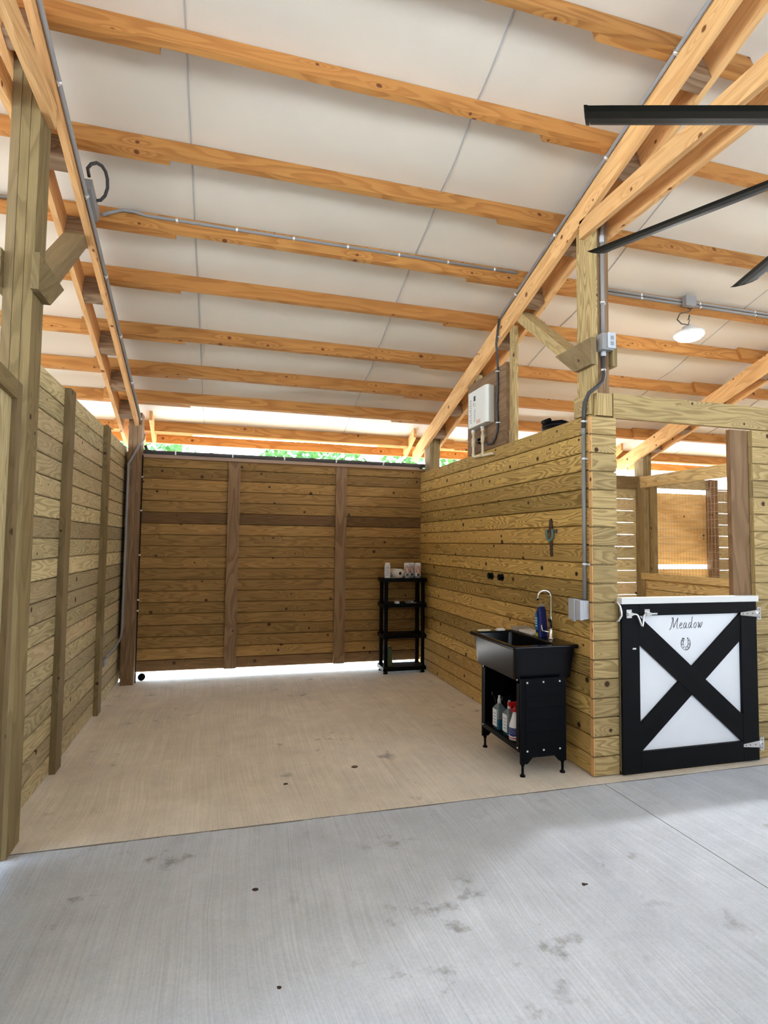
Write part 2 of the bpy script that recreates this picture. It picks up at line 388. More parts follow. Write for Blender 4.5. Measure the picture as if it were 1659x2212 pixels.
# ------------------------------------------------------------------ purlins
HP, TP = 0.140, 0.038
ordn = ['ridge-side', 'second', 'third', 'fourth', 'fifth', 'sixth', 'seventh', 'eighth', 'ninth', 'eave-side']
def purlin(x0, x1, y, near, label, group):
    """near: main board of the bay; else the neighbour's board lapped on its far side"""
    yb = y if near else y + TP * SL.y
    A = Vector((x0, yb, zt(yb))); mb = MB()
    back = -SL * TP
    mb.beam(A, A + Vector((x1 - x0, 0, 0)), UP * HP, back) if False else mb.prism(A, (x1 - x0, 0, 0), [Vector(), UP * HP, UP * HP + back, back][::-1])
    mb.build('roof_purlin', M_purlin, label=label, cat='purlin', group=group)
for i, y in enumerate(PY):
    hi = 'highest' if i == 0 else ('lowest' if i == len(PY) - 1 else ordn[i])
    w = f'{hi} counted down the slope'
    if i == 0: w = 'the highest one, nearest the ridge'
    elif i == len(PY) - 1: w = 'the lowest one, nearest the eave'
    else: w = f'{ordn[i]} from the ridge down the slope'
    purlin(-1.30, 3.05, y, True, f'orange pine purlin across the open bay, {w}', 'purlins over the open bay')
    purlin(-8.4, -0.41, y, False, f'pine purlin left of the left rafter, {w}', 'purlins left of the left rafter')
    purlin(1.96, 6.30, y, False, f'pine purlin over the dutch-door stall, {w}', 'purlins over the dutch-door stall')
    purlin(5.50, 16.9, y, True, f'pine purlin over the far right stall, {w}', 'purlins over the far right stall')
# ------------------------------------------------------------------ trusses (rafters, collar boards, blocks)
def zb(y): return zt(y) - 0.195
def rafter(x, label, ytail=7.42, pine=M_pine, y0=RY):
    pts = [(x, y0, zt(y0)), (x, ytail, zt(ytail)), (x, ytail, zb(ytail) + 0.05), (x, ytail - 0.13, zb(ytail - 0.13)), (x, y0, zb(y0))]
    mb = MB(); mb.poly(pts, (0.038, 0, 0)); return mb.build('roof_rafter', pine, label=label, cat='rafter')
# (poly uv: first edge along the slope)
def truss(xl, name, y0, postw=0.138, tail=7.42):
    xr = xl + 0.038 + postw
    rafter(xl, f'pine rafter board on the left side of the {name} posts', tail)
    rafter(xr, f'pine rafter board on the right side of the {name} posts', tail)
    for x, sd in ((xl, 'left'), (xr, 'right')):
        mb = MB(); mb.beam((x, -0.55, 3.845), (x, y0 + 0.11, 3.845), (0.038, 0, 0), (0, 0, 0.135))
        mb.build('collar_board', M_pine, label=f'level pine tie board on the {sd} side of the {name} aisle post', cat='tie beam')
    for i, y in enumerate(PY[1:-1]):
        if name == 'far right' and y < 4.6: continue
        mb = MB(); a = Vector((xl + 0.038, y - 0.09, zb(y - 0.09) + 0.004))
        mb.prism(a, (postw, 0, 0), [Vector(), SL * 0.10, SL * 0.10 + UP * 0.18, UP * 0.18])
        mb.build('rafter_block', M_block, label=f'dark spacer block in the {name} rafter pair under the {ordn[i + 1]} purlin from the ridge', cat='block', group=f'spacer blocks in the {name} rafter pair')
XPL, XPR, XP3 = -1.133, 2.512, 5.775          # left faces of the three rows of posts
truss(XPL - 0.038, 'left', 3.30); truss(XPR - 0.038, 'right', 3.45); truss(XP3 - 0.038, 'far right', 3.45, tail=7.35)
def ply_post(x, y, z1, label, wx=0.138, wy=0.185, mat=M_post, z0=-0.0, brown=False):
    mb = MB(); g = 0.0012
    if brown:
        t = thing('timber_post', label, 'post', (x + wx / 2, y + wy / 2, z0))
        for k in range(3):
            mb = MB(); mb.box((x + k * wx / 3 + g, y, z0), (x + (k + 1) * wx / 3 - g, y + wy, z1)); mb.build('ply', M_front if k == 0 else M_brown, t)  # darker plies put the shade of the post's front face into the colour
        return
    for k in range(3):
        mb.box((x + k * wx / 3 + g, y, z0), (x + (k + 1) * wx / 3 - g, y + wy, z1), (random.random(), 0.4 + 0.2 * random.random(), random.random()))
    return mb.build('timber_post', mat, label=label, cat='post')
ply_post(XPL, 3.285, zt(3.47) - 0.01, 'tall grey-green timber post at the near left edge, front end of the left wall')
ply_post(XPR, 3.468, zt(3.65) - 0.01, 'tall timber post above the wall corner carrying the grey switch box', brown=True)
ply_post(-1.060, 6.822, zb(6.822) + 0.15, 'dark timber post at the back left corner beside the sliding door', mat=M_brown)
ply_post(XPR, 6.83, zb(6.83) + 0.15, 'timber post standing above the back right corner of the bay')
ply_post(XP3, 6.83, zb(6.83) + 0.15, 'timber post at the back of the dutch-door stall')
# knee braces with gusset blocks
def brace(xl, yp, nm, s):
    t = thing('knee_brace', f'treated knee brace and gusset blocks on the {nm} aisle post', 'brace', (xl + 0.107, yp + 0.2, 2.85))
    xr = xl + 0.038 + 0.138
    for x, sd in ((xl, 'left'), (xr, 'right')):
        mb = MB(); mb.poly([(x, yp - 0.04, 3.065), (x, yp - 0.04, 2.87), (x, yp + 0.17, 2.87), (x, yp + 0.42, 3.065)], (0.038, 0, 0)); mb.build('gusset_block', M_post, t)
    a = Vector((xl + 0.040, yp + 0.19, 2.875)); b = Vector((xl + 0.040, yp + 1.12, zb(yp + 1.12) + 0.02))
    d = (b - a).normalized(); n = Vector((0, -d.z, d.y))
    mb = MB(); mb.beam(a, b, (0.134, 0, 0), n * 0.085); mb.build('diagonal_brace', M_front if s else M_post, t)
brace(XPL - 0.038, 3.285, 'left', 0); brace(XPR - 0.038, 3.468, 'right', 1)
# eave: fascia board and short tail brackets
mb = MB(); mb.box((XW, 7.56, 2.805), (XE, 7.598, 2.915)); mb.build('fascia_board', M_purlin, label='orange pine eave board running along the back above the sliding door', cat='fascia')
for x, nm in ((-0.885, 'left end of the eave board above the sliding door'), (2.375, 'right end of the eave board above the sliding door'), (5.60, 'eave board behind the dutch-door stall')):
    mb = MB(); mb.poly([(x, 7.08, 3.10), (x, 7.54, 2.94), (x, 7.54, 2.84), (x, 7.47, 2.785), (x, 7.08, 2.99)], (0.038, 0, 0))
    mb.build('eave_bracket', M_pine, label=f'short pale pine bracket at the {nm}', cat='bracket')
# ------------------------------------------------------------------ plank walls
def planks_x(mb, x0, x1, y, z0, z1, n, dirn, th=0.036, gap=0.0065, ch=0.006):
    """horizontal planks in a wall facing -y (dirn -1) or +y"""
    p = (z1 - z0) / n
    for k in range(n):
        z = z0 + k * p
        mb.plank((x0, y, z + gap / 2), (x1 - x0, 0, 0), (0, 0, p - gap), (0, dirn * th, 0), ch)
    if gap: mb.box((x0 + .001, y + dirn * 0.001, z0 + .004), (x1 - .001, y + dirn * 0.012, z1 - .003), (0.5, 0.0, 0.5))
def planks_y(mb, y0, y1, x, z0, z1, n, dirn, th=0.036, gap=0.0065, ch=0.006):
    p = (z1 - z0) / n
    for k in range(n):
        z = z0 + k * p
        mb.plank((x, y0, z + gap / 2), (0, y1 - y0, 0), (0, 0, p - gap), (dirn * th, 0, 0), ch)
    if gap:
        xa_, xb_ = sorted((x + dirn * 0.001, x + dirn * 0.012)); mb.box((xa_, y0 + .001, z0 + .004), (xb_, y1 - .001, z1 - .004), (0.5, 0.0, 0.5))
random.seed(21)
mb = MB(); planks_y(mb, 3.472, 7.10, -1.134, 0.004, 2.645, 20, 1)
wl = mb.build('wall_left', M_left, label='greyish tongue-and-groove plank wall on the left of the bay', cat='wall', kind='structure')
for y in (4.37, 5.70):
    mb = MB(); mb.box((-1.0975, y, 0.002), (-1.058, y + 0.14, 2.64)); mb.build('batten', M_post, wl)
random.seed(5)
mb = MB(); planks_y(mb, 3.468, 7.16, 2.511, 0.004, 2.515, 19, -1)
mb.build('wall_right', M_wall, label='yellow-green plank wall on the right of the bay behind the sink', cat='wall', kind='structure')
mb = MB(); planks_x(mb, 2.475, 2.672, 3.466, 0.004, 2.50, 19, -1)
wf = mb.build('wall_front', M_front, label='short plank return at the wall corner beside the dutch door', cat='wall', kind='structure')
mb = MB(); planks_x(mb, 3.905, 16.5, 3.466, 0.004, 2.49, 19, -1)
mb.build('wall_front', M_front, label='plank stall front on the right of the dutch door', cat='wall', kind='structure')
# end grain showing at the edges of the stall front
mb = MB()
for k in range(19): mb.box((2.468, 3.4315, 0.010 + k * 0.1314), (2.4745, 3.466, 0.010 + k * 0.1314 + 0.118))
mb.build('trim_2', M_pale if False else M_pine, label='pale plank ends down the wall corner', cat='trim', kind='structure')
# lintel beam and post right of the stall opening
mb = MB(); mb.box((2.650, 3.425, 2.495), (8.2, 3.463, 2.672)); mb.build('lintel_beam', M_front, label='long treated beam over the dutch-door stall front', cat='beam')
mb = MB(); mb.box((2.515, 3.425, 2.505), (2.640, 3.463, 2.665)); mb.build('filler_block', M_front, label='short board on the corner post left of the lintel beam', cat='block')
mb = MB(); mb.box((2.474, 3.466, 2.518), (2.510, 3.64, 2.665)); mb.build('filler_block', M_front, label='small board on the left side of the corner post on top of the bay wall', cat='block')
mb = MB(); mb.box((3.735, 3.470, 0.0), (3.935, 3.508, 2.49)); mb.build('jamb_post', M_brown, label='brown jamb board at the right of the stall opening', cat='post')
mb = MB(); mb.box((XE, 3.5, 0.0), (XE + 0.04, 7.6, 2.75)); mb.box((XE, -4.2, 0.0), (XE + 0.04, -0.95, 2.75)); mb.poly([(XE, -4.2, 2.751), (XE, 7.6, 2.751), (XE, RY, zt(RY))], (0.04, 0, 0)); mb.build('gable_light_block', M_left, label='unseen plank gable wall added at the far right end of the aisle to cut light', cat='wall', kind='structure')  # unseen end wall, added to cut the light entering from the right
random.seed(77)
mb = MB(); mb.box((XW, 7.03, 0.03), (-0.957, 7.066, 2.60)); mb.build('wall_back', M_door, label='unseen plank back wall left of the wash bay, added to keep light off the ceiling', cat='wall', kind='structure')  # out of view, added to block light that over-brightens the ceiling
for a_, b_, zt_, l_ in ((XW, 2.2, 2.49, 'left'), (2.2, 5.8, 1.25, 'across from the dutch door, lowered to half height to let light onto it'), (5.8, XE, 2.49, 'far right')):
    mb = MB(); planks_x(mb, a_, b_, -0.95, 0.004, zt_, 19 if zt_ > 2 else 9, 1); mb.build('wall_opposite', M_front, label=f'unseen plank stall front on the opposite side of the aisle, {l_}', cat='wall', kind='structure')  # out of view; middle section lowered to let light reach the stall door
# ---- stall behind the dutch door
random.seed(11)
def gap_wall(x0, x1, zhi, label, y=7.03):
    mb = MB(); z = 0.02
    while z < zhi:
        mb.plank((x0, y, z), (x1 - x0, 0, 0), (0, 0, min(0.1665, zhi - z + 0.02)), (0, -0.036, 0)); z += 0.1735
    return mb.build('wall_back', M_left, label=label, cat='wall', kind='structure')
gap_wall(2.70, 5.775, 2.50, 'spaced plank back wall of the dutch-door stall with daylight slits')
gap_wall(7.24, 9.9, 2.45, 'spaced plank back wall of the far stall seen through the wire mesh')
mb = MB(); mb.box((4.6, 6.955, 2.42), (5.775, 6.993, 2.60)); mb.build('header_board', M_post, label='treated board along the top of the stall back wall', cat='board')
random.seed(12)
mb = MB(); planks_y(mb, 3.47, 6.83, 5.83, 0.004, 1.115, 8, -1)
wp = mb.build('wall_partition', M_front, label='low plank partition between the two stalls below the mesh', cat='wall', kind='structure')
for nm, z0, z1, lb in (('rail', 2.425, 2.585, 'treated top rail of the mesh partition'), ('rail', 1.115, 1.205, 'treated lower rail under the mesh partition')):
    mb = MB(); mb.box((5.775, 3.47, z0), (5.813, 6.90, z1)); mb.build('partition_rail', M_front, label=lb, cat='rail')
mb = MB(); mb.box((5.775, 6.63, 1.207), (5.83, 6.70, 2.423)); mb.build('partition_stud', M_post, label='narrow treated stud at the far end of the wire mesh', cat='stud')
mb = MB(); mb.box((5.775, 5.0, 1.207), (5.83, 5.09, 2.423)); mb.build('partition_stud', M_post, label='treated stud at the near end of the wire mesh', cat='stud')
mb = MB()
y = 5.09
while y < 6.63: mb.tube([(5.818, y, 1.19), (5.818, y, 2.44)], 0.0017, 5, False); y += 0.0508
z = 1.22
while z < 2.43: mb.tube([(5.821, 5.08, z), (5.821, 6.64, z)], 0.0017, 5, False); z += 0.1
mb.build('wire_mesh', M_wire, label='welded wire mesh panel in the stall partition window', cat='mesh')
mb = MB(); mb.box((5.80, 7.075, 1.315), (7.22, 7.10, 2.385)); pw = mb.build('plywood_sheet', M_tan, label='bright tan plywood sheet seen through the wire mesh', cat='board')
mb = MB(); mb.box((5.915, 6.99, 2.445), (7.06, 7.028, 2.60)); mb.build('header_board', M_left, label='board above the plywood sheet in the far stall', cat='board')
mb = MB(); planks_x(mb, 5.915, 7.06, 7.03, 0.004, 1.255, 9, -1); mb.build('wall_back', M_tan, label='planks below the plywood sheet in the far stall', cat='wall', kind='structure')
mb = MB(); mb.box((7.065, 6.93, 0), (7.21, 7.02, 2.60)); mb.build('timber_post', M_brown, label='dark post beside the plywood sheet in the far stall', cat='post')
# ------------------------------------------------------------------ big sliding door at the back of the bay
random.seed(33)
YD = 7.06
mb = MB()
z0, z1, n = 0.085, 2.570, 19; p = (z1 - z0) / n
tone = [0.25, 0.75, 0.45, 0.35, 0.5, 0.35, 0.5, 0.45, 0.35, 0.65, 0.4, 0.45, 0.8, 0.05, 0.5, 0.7, 0.75, 0.3, 0.5]
for k in range(n):
    mb.plank((-0.95, YD + 0.036, z0 + k * p + .0025), (3.60, 0, 0), (0, 0, p - .005), (0, -0.036, 0), 0.006, (random.random(), tone[k], 0.9 if tone[k] < 0.3 else random.random() * 0.5))
mb.box((-0.949, YD + 0.026, z0 + .003), (2.649, YD + 0.0355, z1 - .003), (0.5, 0.0, 0.5))
dr = mb.build('door_1', M_door, label='wide dark brown plank sliding door closing the back of the bay', cat='door', kind='structure')
for x in (0.028, 1.335):
    mb = MB(); mb.box((x, YD - 0.036, z0 + 0.002), (x + 0.14, YD - 0.0005, z1)); mb.build('stile', M_rail, dr)
mb = MB(); mb.box((-0.925, 6.985, 2.538), (2.475, 7.022, 2.576)); mb.build('header_trim', M_pale, label='pale trim strip along the top of the sliding door', cat='trim')
t = thing('door_track', 'dark sliding-door track rail behind the conduit above the pale trim', 'track', (0.8, 7.07, 2.585))
mb = MB(); mb.box((-0.93, 7.045, 2.585), (2.60, 7.10, 2.632)); mb.build('track_rail', M_dkgrey, t)
for x in (-0.2, 1.0, 2.2):
    mb = MB(); mb.box((x, 7.034, 2.575), (x + 0.05, 7.042, 2.636)); mb.build('hanger', M_dkgrey, t)
# shadow-side door guide at the floor, left end
mb = MB(); mb.lathe((-0.86, 6.985, 0.045), [(0.0, 0), (0.04, 0), (0.04, 0.03), (0.0, 0.03)], 16, (0, 1, 0)); mb.build('guide_roller', M_blackp, label='small black guide roller on the floor at the left end of the sliding door', cat='roller')
# ------------------------------------------------------------------ open gate leaf at the near left edge
t = thing('open_gate', 'tall framed plank gate leaf folded open at the left edge beside the near post', 'gate', (-1.0, 3.2, 0), math.radians(0))
A = Vector((-0.999, 3.22, 0.03)); d = Vector((0.083, -0.9965, 0)).normalized(); nrm = Vector((-d.y, d.x, 0)) * -1
nin = Vector((-0.9965, -0.083, 0))
mb = MB()
for k in range(9): mb.plank(A + nin * 0.045 + d * (k * 0.137) , (0, 0, 2.30), d * 0.137, -nin * 0.020, 0.003)
mb.build('plank_panel', M_left, t)
for nm, o, du, dv in (('stile', A, (0, 0, 2.327), d * 0.09), ('stile', A + d * 1.14, (0, 0, 2.327), d * 0.09), ('top_rail', A + Vector((0, 0, 2.237)) + d * 0.091, d * 1.048, (0, 0, 0.09)), ('bottom_rail', A + d * 0.091, d * 1.048, (0, 0, 0.14))):
    mb = MB(); mb.prism(o, du, [Vector(), Vector(dv), Vector(dv) + nin * 0.024, nin * 0.024][:: (1 if Vector(du).cross(Vector(dv)).dot(nin) > 0 else -1)]); mb.build(nm, M_post, t)
# ------------------------------------------------------------------ dutch door
DX0, DX1 = 2.674, 3.862
t = thing('door_2', 'half-height white and black cross-braced stall door marked Meadow', 'door', ((DX0 + DX1) / 2, 3.41, 0), kind='structure')
mb = MB(); mb.box((DX0 + 0.01, 3.415, 0.02), (DX1 - 0.01, 3.428, 1.175)); mb.build('panel', M_white, t)
yf, th = 3.392, 0.0225
xa, xb, za, zc = DX0 + 0.145, DX1 - 0.145, 0.158, 1.093
for nm, a, b in (('stile', (DX0, yf, 0.012), (xa, yf + th, 1.177)), ('stile', (xb, yf, 0.012), (DX1, yf + th, 1.177)), ('rail', (xa + .001, yf, 0.012), (xb - .001, yf + th, za)), ('rail', (xa + .001, yf, zc), (xb - .001, yf + th, 1.177))):
    mb = MB(); mb.box(a, b); mb.build(nm, M_black, t, bevel=0.002)
mb = MB(); mb.poly([(xa + .001, yf + .001, 1.092), (xb - .001, yf + .001, 0.350), (xb - .001, yf + .001, za + .001), (xb - .012, yf + .001, za + .001), (xa + .001, yf + .001, 0.895)], (0, th - 0.002, 0)); mb.build('cross_brace', M_black, t, bevel=0.002)
mb = MB(); mb.poly([(xa + .001, yf + .004, 0.345), (xa + .001, yf + .004, za + .001), (xa + .012, yf + .004, za + .001), (xb - .001, yf + .004, 0.898), (xb - .001, yf + .004, 1.091)], (0, th - 0.005, 0)); mb.build('cross_brace', M_black, t, bevel=0.002)
mb = MB(); mb.box((DX0 - 0.012, 3.375, 1.178), (DX1 + 0.006, 3.435, 1.222)); mb.build('top_cap', M_wmetal, t, bevel=0.003)
mb = MB(); mb.box((DX0 + 0.085, yf - 0.004, 0.862), (DX0 + 0.112, yf - 0.0005, 0.872)); mb.build('sticker', M_label, t)
# slide bolt
yl = yf - 0.014
mb = MB()
mb.tube([(2.70, yl, 1.108), (2.775, yl, 1.108), (2.79, yl - 0.004, 1.10), (2.800, yl - 0.01, 1.07), (2.812, yl - 0.014, 1.03), (2.822, yl - 0.014, 1.022), (2.828, yl - 0.012, 1.05), (2.838, yl - 0.006, 1.095), (2.855, yl, 1.108), (2.955, yl, 1.108)], 0.0065, 8)
lt = mb.build('slide_bolt', M_steel, t)
for x in (2.712, 2.862):
    mb = MB()
    mb.box((x, yf - 0.003, 1.080), (x + 0.042, yf - 0.0005, 1.138)); mb.box((x + 0.002, yf - 0.024, 1.098), (x + 0.040, yf - 0.003, 1.118)); mb.build('bolt_guide', M_steel, lt)
mb = MB(); mb.tube([(2.648, 3.424, 1.185), (2.650, 3.405, 1.19), (2.662, 3.395, 1.165), (2.668, 3.39, 1.13), (2.668, 3.385, 1.10), (2.655, 3.40, 1.062), (2.650, 3.424, 1.055)], 0.007, 8); mb.build('bolt_catch', M_steel, lt)
for z, x in ((1.088, 0), (0.128, 0)):
    mb = MB(); mb.poly([(DX1 + 0.002, yf - 0.0005, z + 0.025), (DX1 - 0.15, yf - 0.0005, z + 0.010), (DX1 - 0.15, yf - 0.0005, z - 0.010), (DX1 + 0.002, yf - 0.0005, z - 0.025)], (0, -0.004, 0))
    mb.poly([(DX1 + 0.004, yf - 0.0005, z + 0.048), (DX1 + 0.040, yf - 0.0005, z + 0.048), (DX1 + 0.040, yf - 0.0005, z - 0.048), (DX1 + 0.004, yf - 0.0005, z - 0.048)], (0, -0.004, 0))
    mb.tube([(DX1 + 0.003, yf - 0.006, z - 0.03), (DX1 + 0.003, yf - 0.006, z + 0.03)], 0.006, 8)
    hg = mb.build('strap_hinge', M_steel, t)
    mb = MB()
    for (sx_, sz_) in ((-0.04, 0.0), (-0.09, 0.0), (-0.13, 0), (0.022, 0.03), (0.022, -0.03), (0.022, 0.0)):
        mb.lathe((DX1 + sx_, yf - 0.0045, z + sz_), [(0.005, 0), (0.0, 0.002)], 8, (0, -1, 0))
    mb.build('screws', M_ink, hg)
mb = MB(); mb.box((DX0 - 0.0005, 3.431, 0.004), (DX0 + 0.04, 3.50, 1.17)); mb.build('door_stop', M_post, label='low timber stop behind the latch side of the stall door', cat='door stop')
# hand lettering and horseshoe emblem, painted on the white panel
YI = 3.4145
def stroke(mb, pts, w):
    """a pen stroke: ribbon through pts (x,z) with width from w, on the panel"""
    P = [Vector((p[0], 0, p[1])) for p in pts]; Q = []
    for i in range(len(P) - 1):
        p0, p1, p2, p3 = P[max(i - 1, 0)], P[i], P[i + 1], P[min(i + 2, len(P) - 1)]
        for k in range(6):
            s = k / 6; Q.append(0.5 * ((2 * p1) + (p2 - p0) * s + (2 * p0 - 5 * p1 + 4 * p2 - p3) * s * s + (3 * p1 - p0 - 3 * p2 + p3) * s ** 3))
    Q.append(P[-1]); L = []; Rr = []
    for i, q in enumerate(Q):
        tt = (Q[min(i + 1, len(Q) - 1)] - Q[max(i - 1, 0)]).normalized(); nn = Vector((-tt.z, 0, tt.x))
        pen = abs(nn.dot(Vector((0.83, 0, -0.56)))) * 0.75 + 0.4
        L.append(q + nn * w * pen * 0.5); Rr.append(q - nn * w * pen * 0.5)
    for i in range(len(Q) - 1):
        a, b, c, e = L[i], L[i + 1], Rr[i + 1], Rr[i]
        mb.face([(a.x, YI, a.z), (e.x, YI, e.z), (c.x, YI, c.z), (b.x, YI, b.z)])
mb = MB()
def put(x0, z0, s, strokes, w=0.0052):
    for st in strokes: stroke(mb, [(x0 + (px_ + 0.22 * pz_) * s, z0 + pz_ * s) for px_, pz_ in st], w)
s = 0.075; zb_ = 0.992
put(3.100, zb_, s, [[(-0.12, -0.08), (0.0, -0.02), (0.08, 0.35), (0.12, 1.0)], [(-0.02, 0.92), (0.06, 1.03), (0.14, 1.0), (0.26, 0.5), (0.36, 0.08)], [(0.36, 0.08), (0.5, 0.55), (0.68, 1.02)], [(0.68, 1.02), (0.70, 0.5), (0.76, 0.06), (0.90, 0.02)]])
put(3.178, zb_, s * .95, [[(0.02, 0.28), (0.22, 0.38), (0.24, 0.52), (0.12, 0.56), (0.0, 0.36), (0.04, 0.08), (0.2, 0.0), (0.34, 0.12)]])
put(3.212, zb_, s * .95, [[(0.30, 0.50), (0.12, 0.56), (0.0, 0.3), (0.06, 0.03), (0.2, 0.08), (0.32, 0.5)], [(0.32, 0.54), (0.30, 0.12), (0.42, 0.02), (0.48, 0.1)]])
put(3.256, zb_, s * .95, [[(0.30, 0.50), (0.12, 0.56), (0.0, 0.3), (0.06, 0.03), (0.2, 0.08), (0.34, 0.5)], [(0.30, 1.15), (0.32, 0.5), (0.32, 0.12), (0.42, 0.02), (0.48, 0.1)]])
put(3.302, zb_, s * .95, [[(0.2, 0.56), (0.04, 0.42), (0.02, 0.12), (0.16, 0.0), (0.30, 0.16), (0.30, 0.42), (0.2, 0.56)]])
put(3.336, zb_, s * .95, [[(0.0, 0.50), (0.06, 0.56), (0.08, 0.3), (0.14, 0.02), (0.24, 0.3), (0.28, 0.52)], [(0.28, 0.52), (0.30, 0.2), (0.38, 0.02), (0.50, 0.3), (0.52, 0.56), (0.46, 0.5)]])
mb.build('lettering', M_ink, t)
mb = MB()
def arc(cx, cz, rx, rz, a0, a1, n=22): return [(cx + rx * math.cos(a0 + (a1 - a0) * k / n), cz + rz * math.sin(a0 + (a1 - a0) * k / n)) for k in range(n + 1)]
cx, cz = 3.232, 0.882
o1 = arc(cx, cz, 0.040, 0.046, math.radians(130), math.radians(410)); i1 = arc(cx, cz + 0.004, 0.022, 0.030, math.radians(125), math.radians(415))
for pts, w in ((o1, 0.006), (i1, 0.005)): stroke(mb, pts, w)
for e in (0, -1): stroke(mb, [(o1[e][0] - 0.004, o1[e][1] + 0.003), (i1[e][0] + 0.002, i1[e][1] + 0.006)], 0.014)
for k in range(7):
    a = math.radians(150 + 240 * k / 6); x = cx + 0.031 * math.cos(a); z = cz + 0.002 + 0.038 * math.sin(a)
    stroke(mb, [(x - 0.003, z - 0.003), (x + 0.003, z + 0.003)], 0.006)
mb.build('horseshoe_emblem', M_ink, t)
# ------------------------------------------------------------------ utility sink
SX0, SX1, SY0, SY1, SZ = 1.945, 2.462, 3.575, 4.33, 0.876
t = thing('utility_sink', 'black plastic utility sink on an open-fronted cabinet against the right wall', 'sink', ((SX0 + SX1) / 2, (SY0 + SY1) / 2, 0))
def loft(mb, loops):
    n = len(loops[0])
    for a, b in zip(loops[:-1], loops[1:]):
        for i in range(n):
            j = (i + 1) % n; mb.face([a[i], a[j], b[j], b[i]])
def rrect(x0, x1, y0, y1, z, r=0.03, n=4):
    out = []
    for (cx_, cy_, a0) in ((x1 - r, y0 + r, -PI / 2), (x1 - r, y1 - r, 0), (x0 + r, y1 - r, PI / 2), (x0 + r, y0 + r, PI)):
        for k in range(n + 1):
            a = a0 + PI / 2 * k / n; out.append((cx_ + r * math.cos(a), cy_ + r * math.sin(a), z))
    return out
mb = MB()
sx, ex, sy, ey = SX0, SX1, SY0, SY1
loft(mb, [rrect(sx + .06, ex - .05, sy + .07, ey - .07, 0.615, .05), rrect(sx + .035, ex - .03, sy + .035, ey - .05, 0.64, .05), rrect(sx + .022, ex - .012, sy + .022, ey - .035, SZ - 0.03, .035),
          rrect(sx, ex, sy, ey, SZ - 0.026, .02), rrect(sx, ex, sy, ey, SZ - 0.006, .02), rrect(sx + .004, ex - .004, sy + .004, ey - .004, SZ, .02),
          rrect(sx + .030, ex - .155, sy + .045, ey - .055, SZ, .03), rrect(sx + .034, ex - .160, sy + .050, ey - .06, SZ - 0.012, .03), rrect(sx + .07, ex - .18, sy + .09, ey - .10, 0.655, .05)])
mb.face(rrect(sx + .07, ex - .18, sy + .09, ey - .10, 0.655, .05)); mb.face(rrect(sx + .06, ex - .05, sy + .07, ey - .07, 0.615, .05)[::-1])
mb.build('basin', M_gloss, t, bevel=0.003)
# side panels with an arched foot edge
for nm, y in (('front', 3.56), ('rear', 4.16)):
    mb = MB()
    arch = [(1.985, 0.655), (1.985, 0.085), (2.035, 0.085), (2.075, 0.125), (2.245, 0.125), (2.285, 0.085), (2.338, 0.085), (2.338, 0.655)]
    lo = [(x, z) for x, z in arch]
    mb.poly([(x, y, z) for x, z in arch[:4] + arch[4:]], (0, 0.018, 0))
    sp = mb.build('side_panel', M_blackp, t)
    for k in range(5):
        mb = MB(); z = 0.215 + k * 0.083
        yy = y - 0.003 if nm == 'front' else y + 0.018
        mb.box((2.02, yy, z), (2.31, yy + 0.003, z + 0.072)); mb.build('raised_panel', M_blackp, sp, bevel=0.002)
    for z in (0.17, 0.632):
        for x in (2.034, 2.160, 2.288):
            mb = MB(); mb.lathe((x, y if nm == 'front' else y + 0.018, z), [(0.0075, 0), (0.006, 0.004), (0.0, 0.006)], 10, (0, -1 if nm == 'front' else 1, 0)); mb.build('rivet', M_rivet, sp)
for x in (1.99, 2.30):
    for y in (3.562, 4.145):
        mb = MB(); mb.lathe((x + 0.015, y + 0.012, 0.0), [(0.019, 0.0), (0.019, 0.008), (0.011, 0.016), (0.009, 0.022), (0.009, 0.07), (0.014, 0.075), (0.014, 0.092)], 14); mb.build('foot', M_blackp, t)
mb = MB(); mb.box((1.990, 3.580, 0.178), (2.335, 4.158, 0.195)); mb.poly([(1.982, 3.58, 0.195), (1.982, 3.58, 0.16), (1.982, 4.158, 0.16), (1.982, 4.158, 0.195)], (0.008, 0, 0)); mb.build('shelf', M_blackp, t)
mb = MB(); mb.box((2.325, 3.580, 0.20), (2.337, 4.158, 0.63)); mb.build('back_panel', M_blackp, t)
for (y0_, y1_) in ((3.580, 3.625), (4.115, 4.158)):
    mb = MB(); mb.poly([(1.983, y0_, 0.195), (1.983, y1_, 0.195), (1.983, y1_ - 0.01, 0.62), (1.983, y0_, 0.62)][:4], (0.010, 0, 0)); mb.build('front_stile', M_blackp, t)
for y, z in ((3.605, 0.645), (3.602, 0.185), (4.140, 0.63), (4.145, 0.182)):
    mb = MB(); mb.lathe((1.982, y, z), [(0.0065, 0), (0.005, 0.004), (0.0, 0.005)], 10, (-1, 0, 0)); mb.build('rivet', M_rivet, t)
# faucet: part of the sink
fb = thing('faucet', 'tall brushed gooseneck faucet at the back rim of the black sink', 'faucet', (2.395, 3.835, SZ))
mb = MB()
arcp = [(2.395 - 0.048 + 0.048 * math.cos(a), 3.835 + 0.012 * (1 - math.cos(a)), 1.190 + 0.048 * math.sin(a)) for a in [PI * k / 12 for k in range(13)]]
mb.tube([(2.395, 3.835, 0.94), (2.395, 3.835, 1.05)] + arcp + [(2.296, 3.862, 1.168)], [0.0125] * 2 + [0.010] * 13 + [0.011], 12); mb.build('spout', M_chrome, fb)
mb = MB(); mb.lathe((2.395, 3.835, SZ), [(0.026, 0), (0.026, 0.006), (0.018, 0.012), (0.017, 0.065), (0.012, 0.075)], 18); mb.build('base', M_chrome, fb)
mb = MB(); mb.tube([(2.385, 3.850, 0.925), (2.350, 3.885, 0.930), (2.345, 3.89, 0.975)], [0.008, 0.006, 0.005], 8); mb.build('lever', M_chrome, fb)
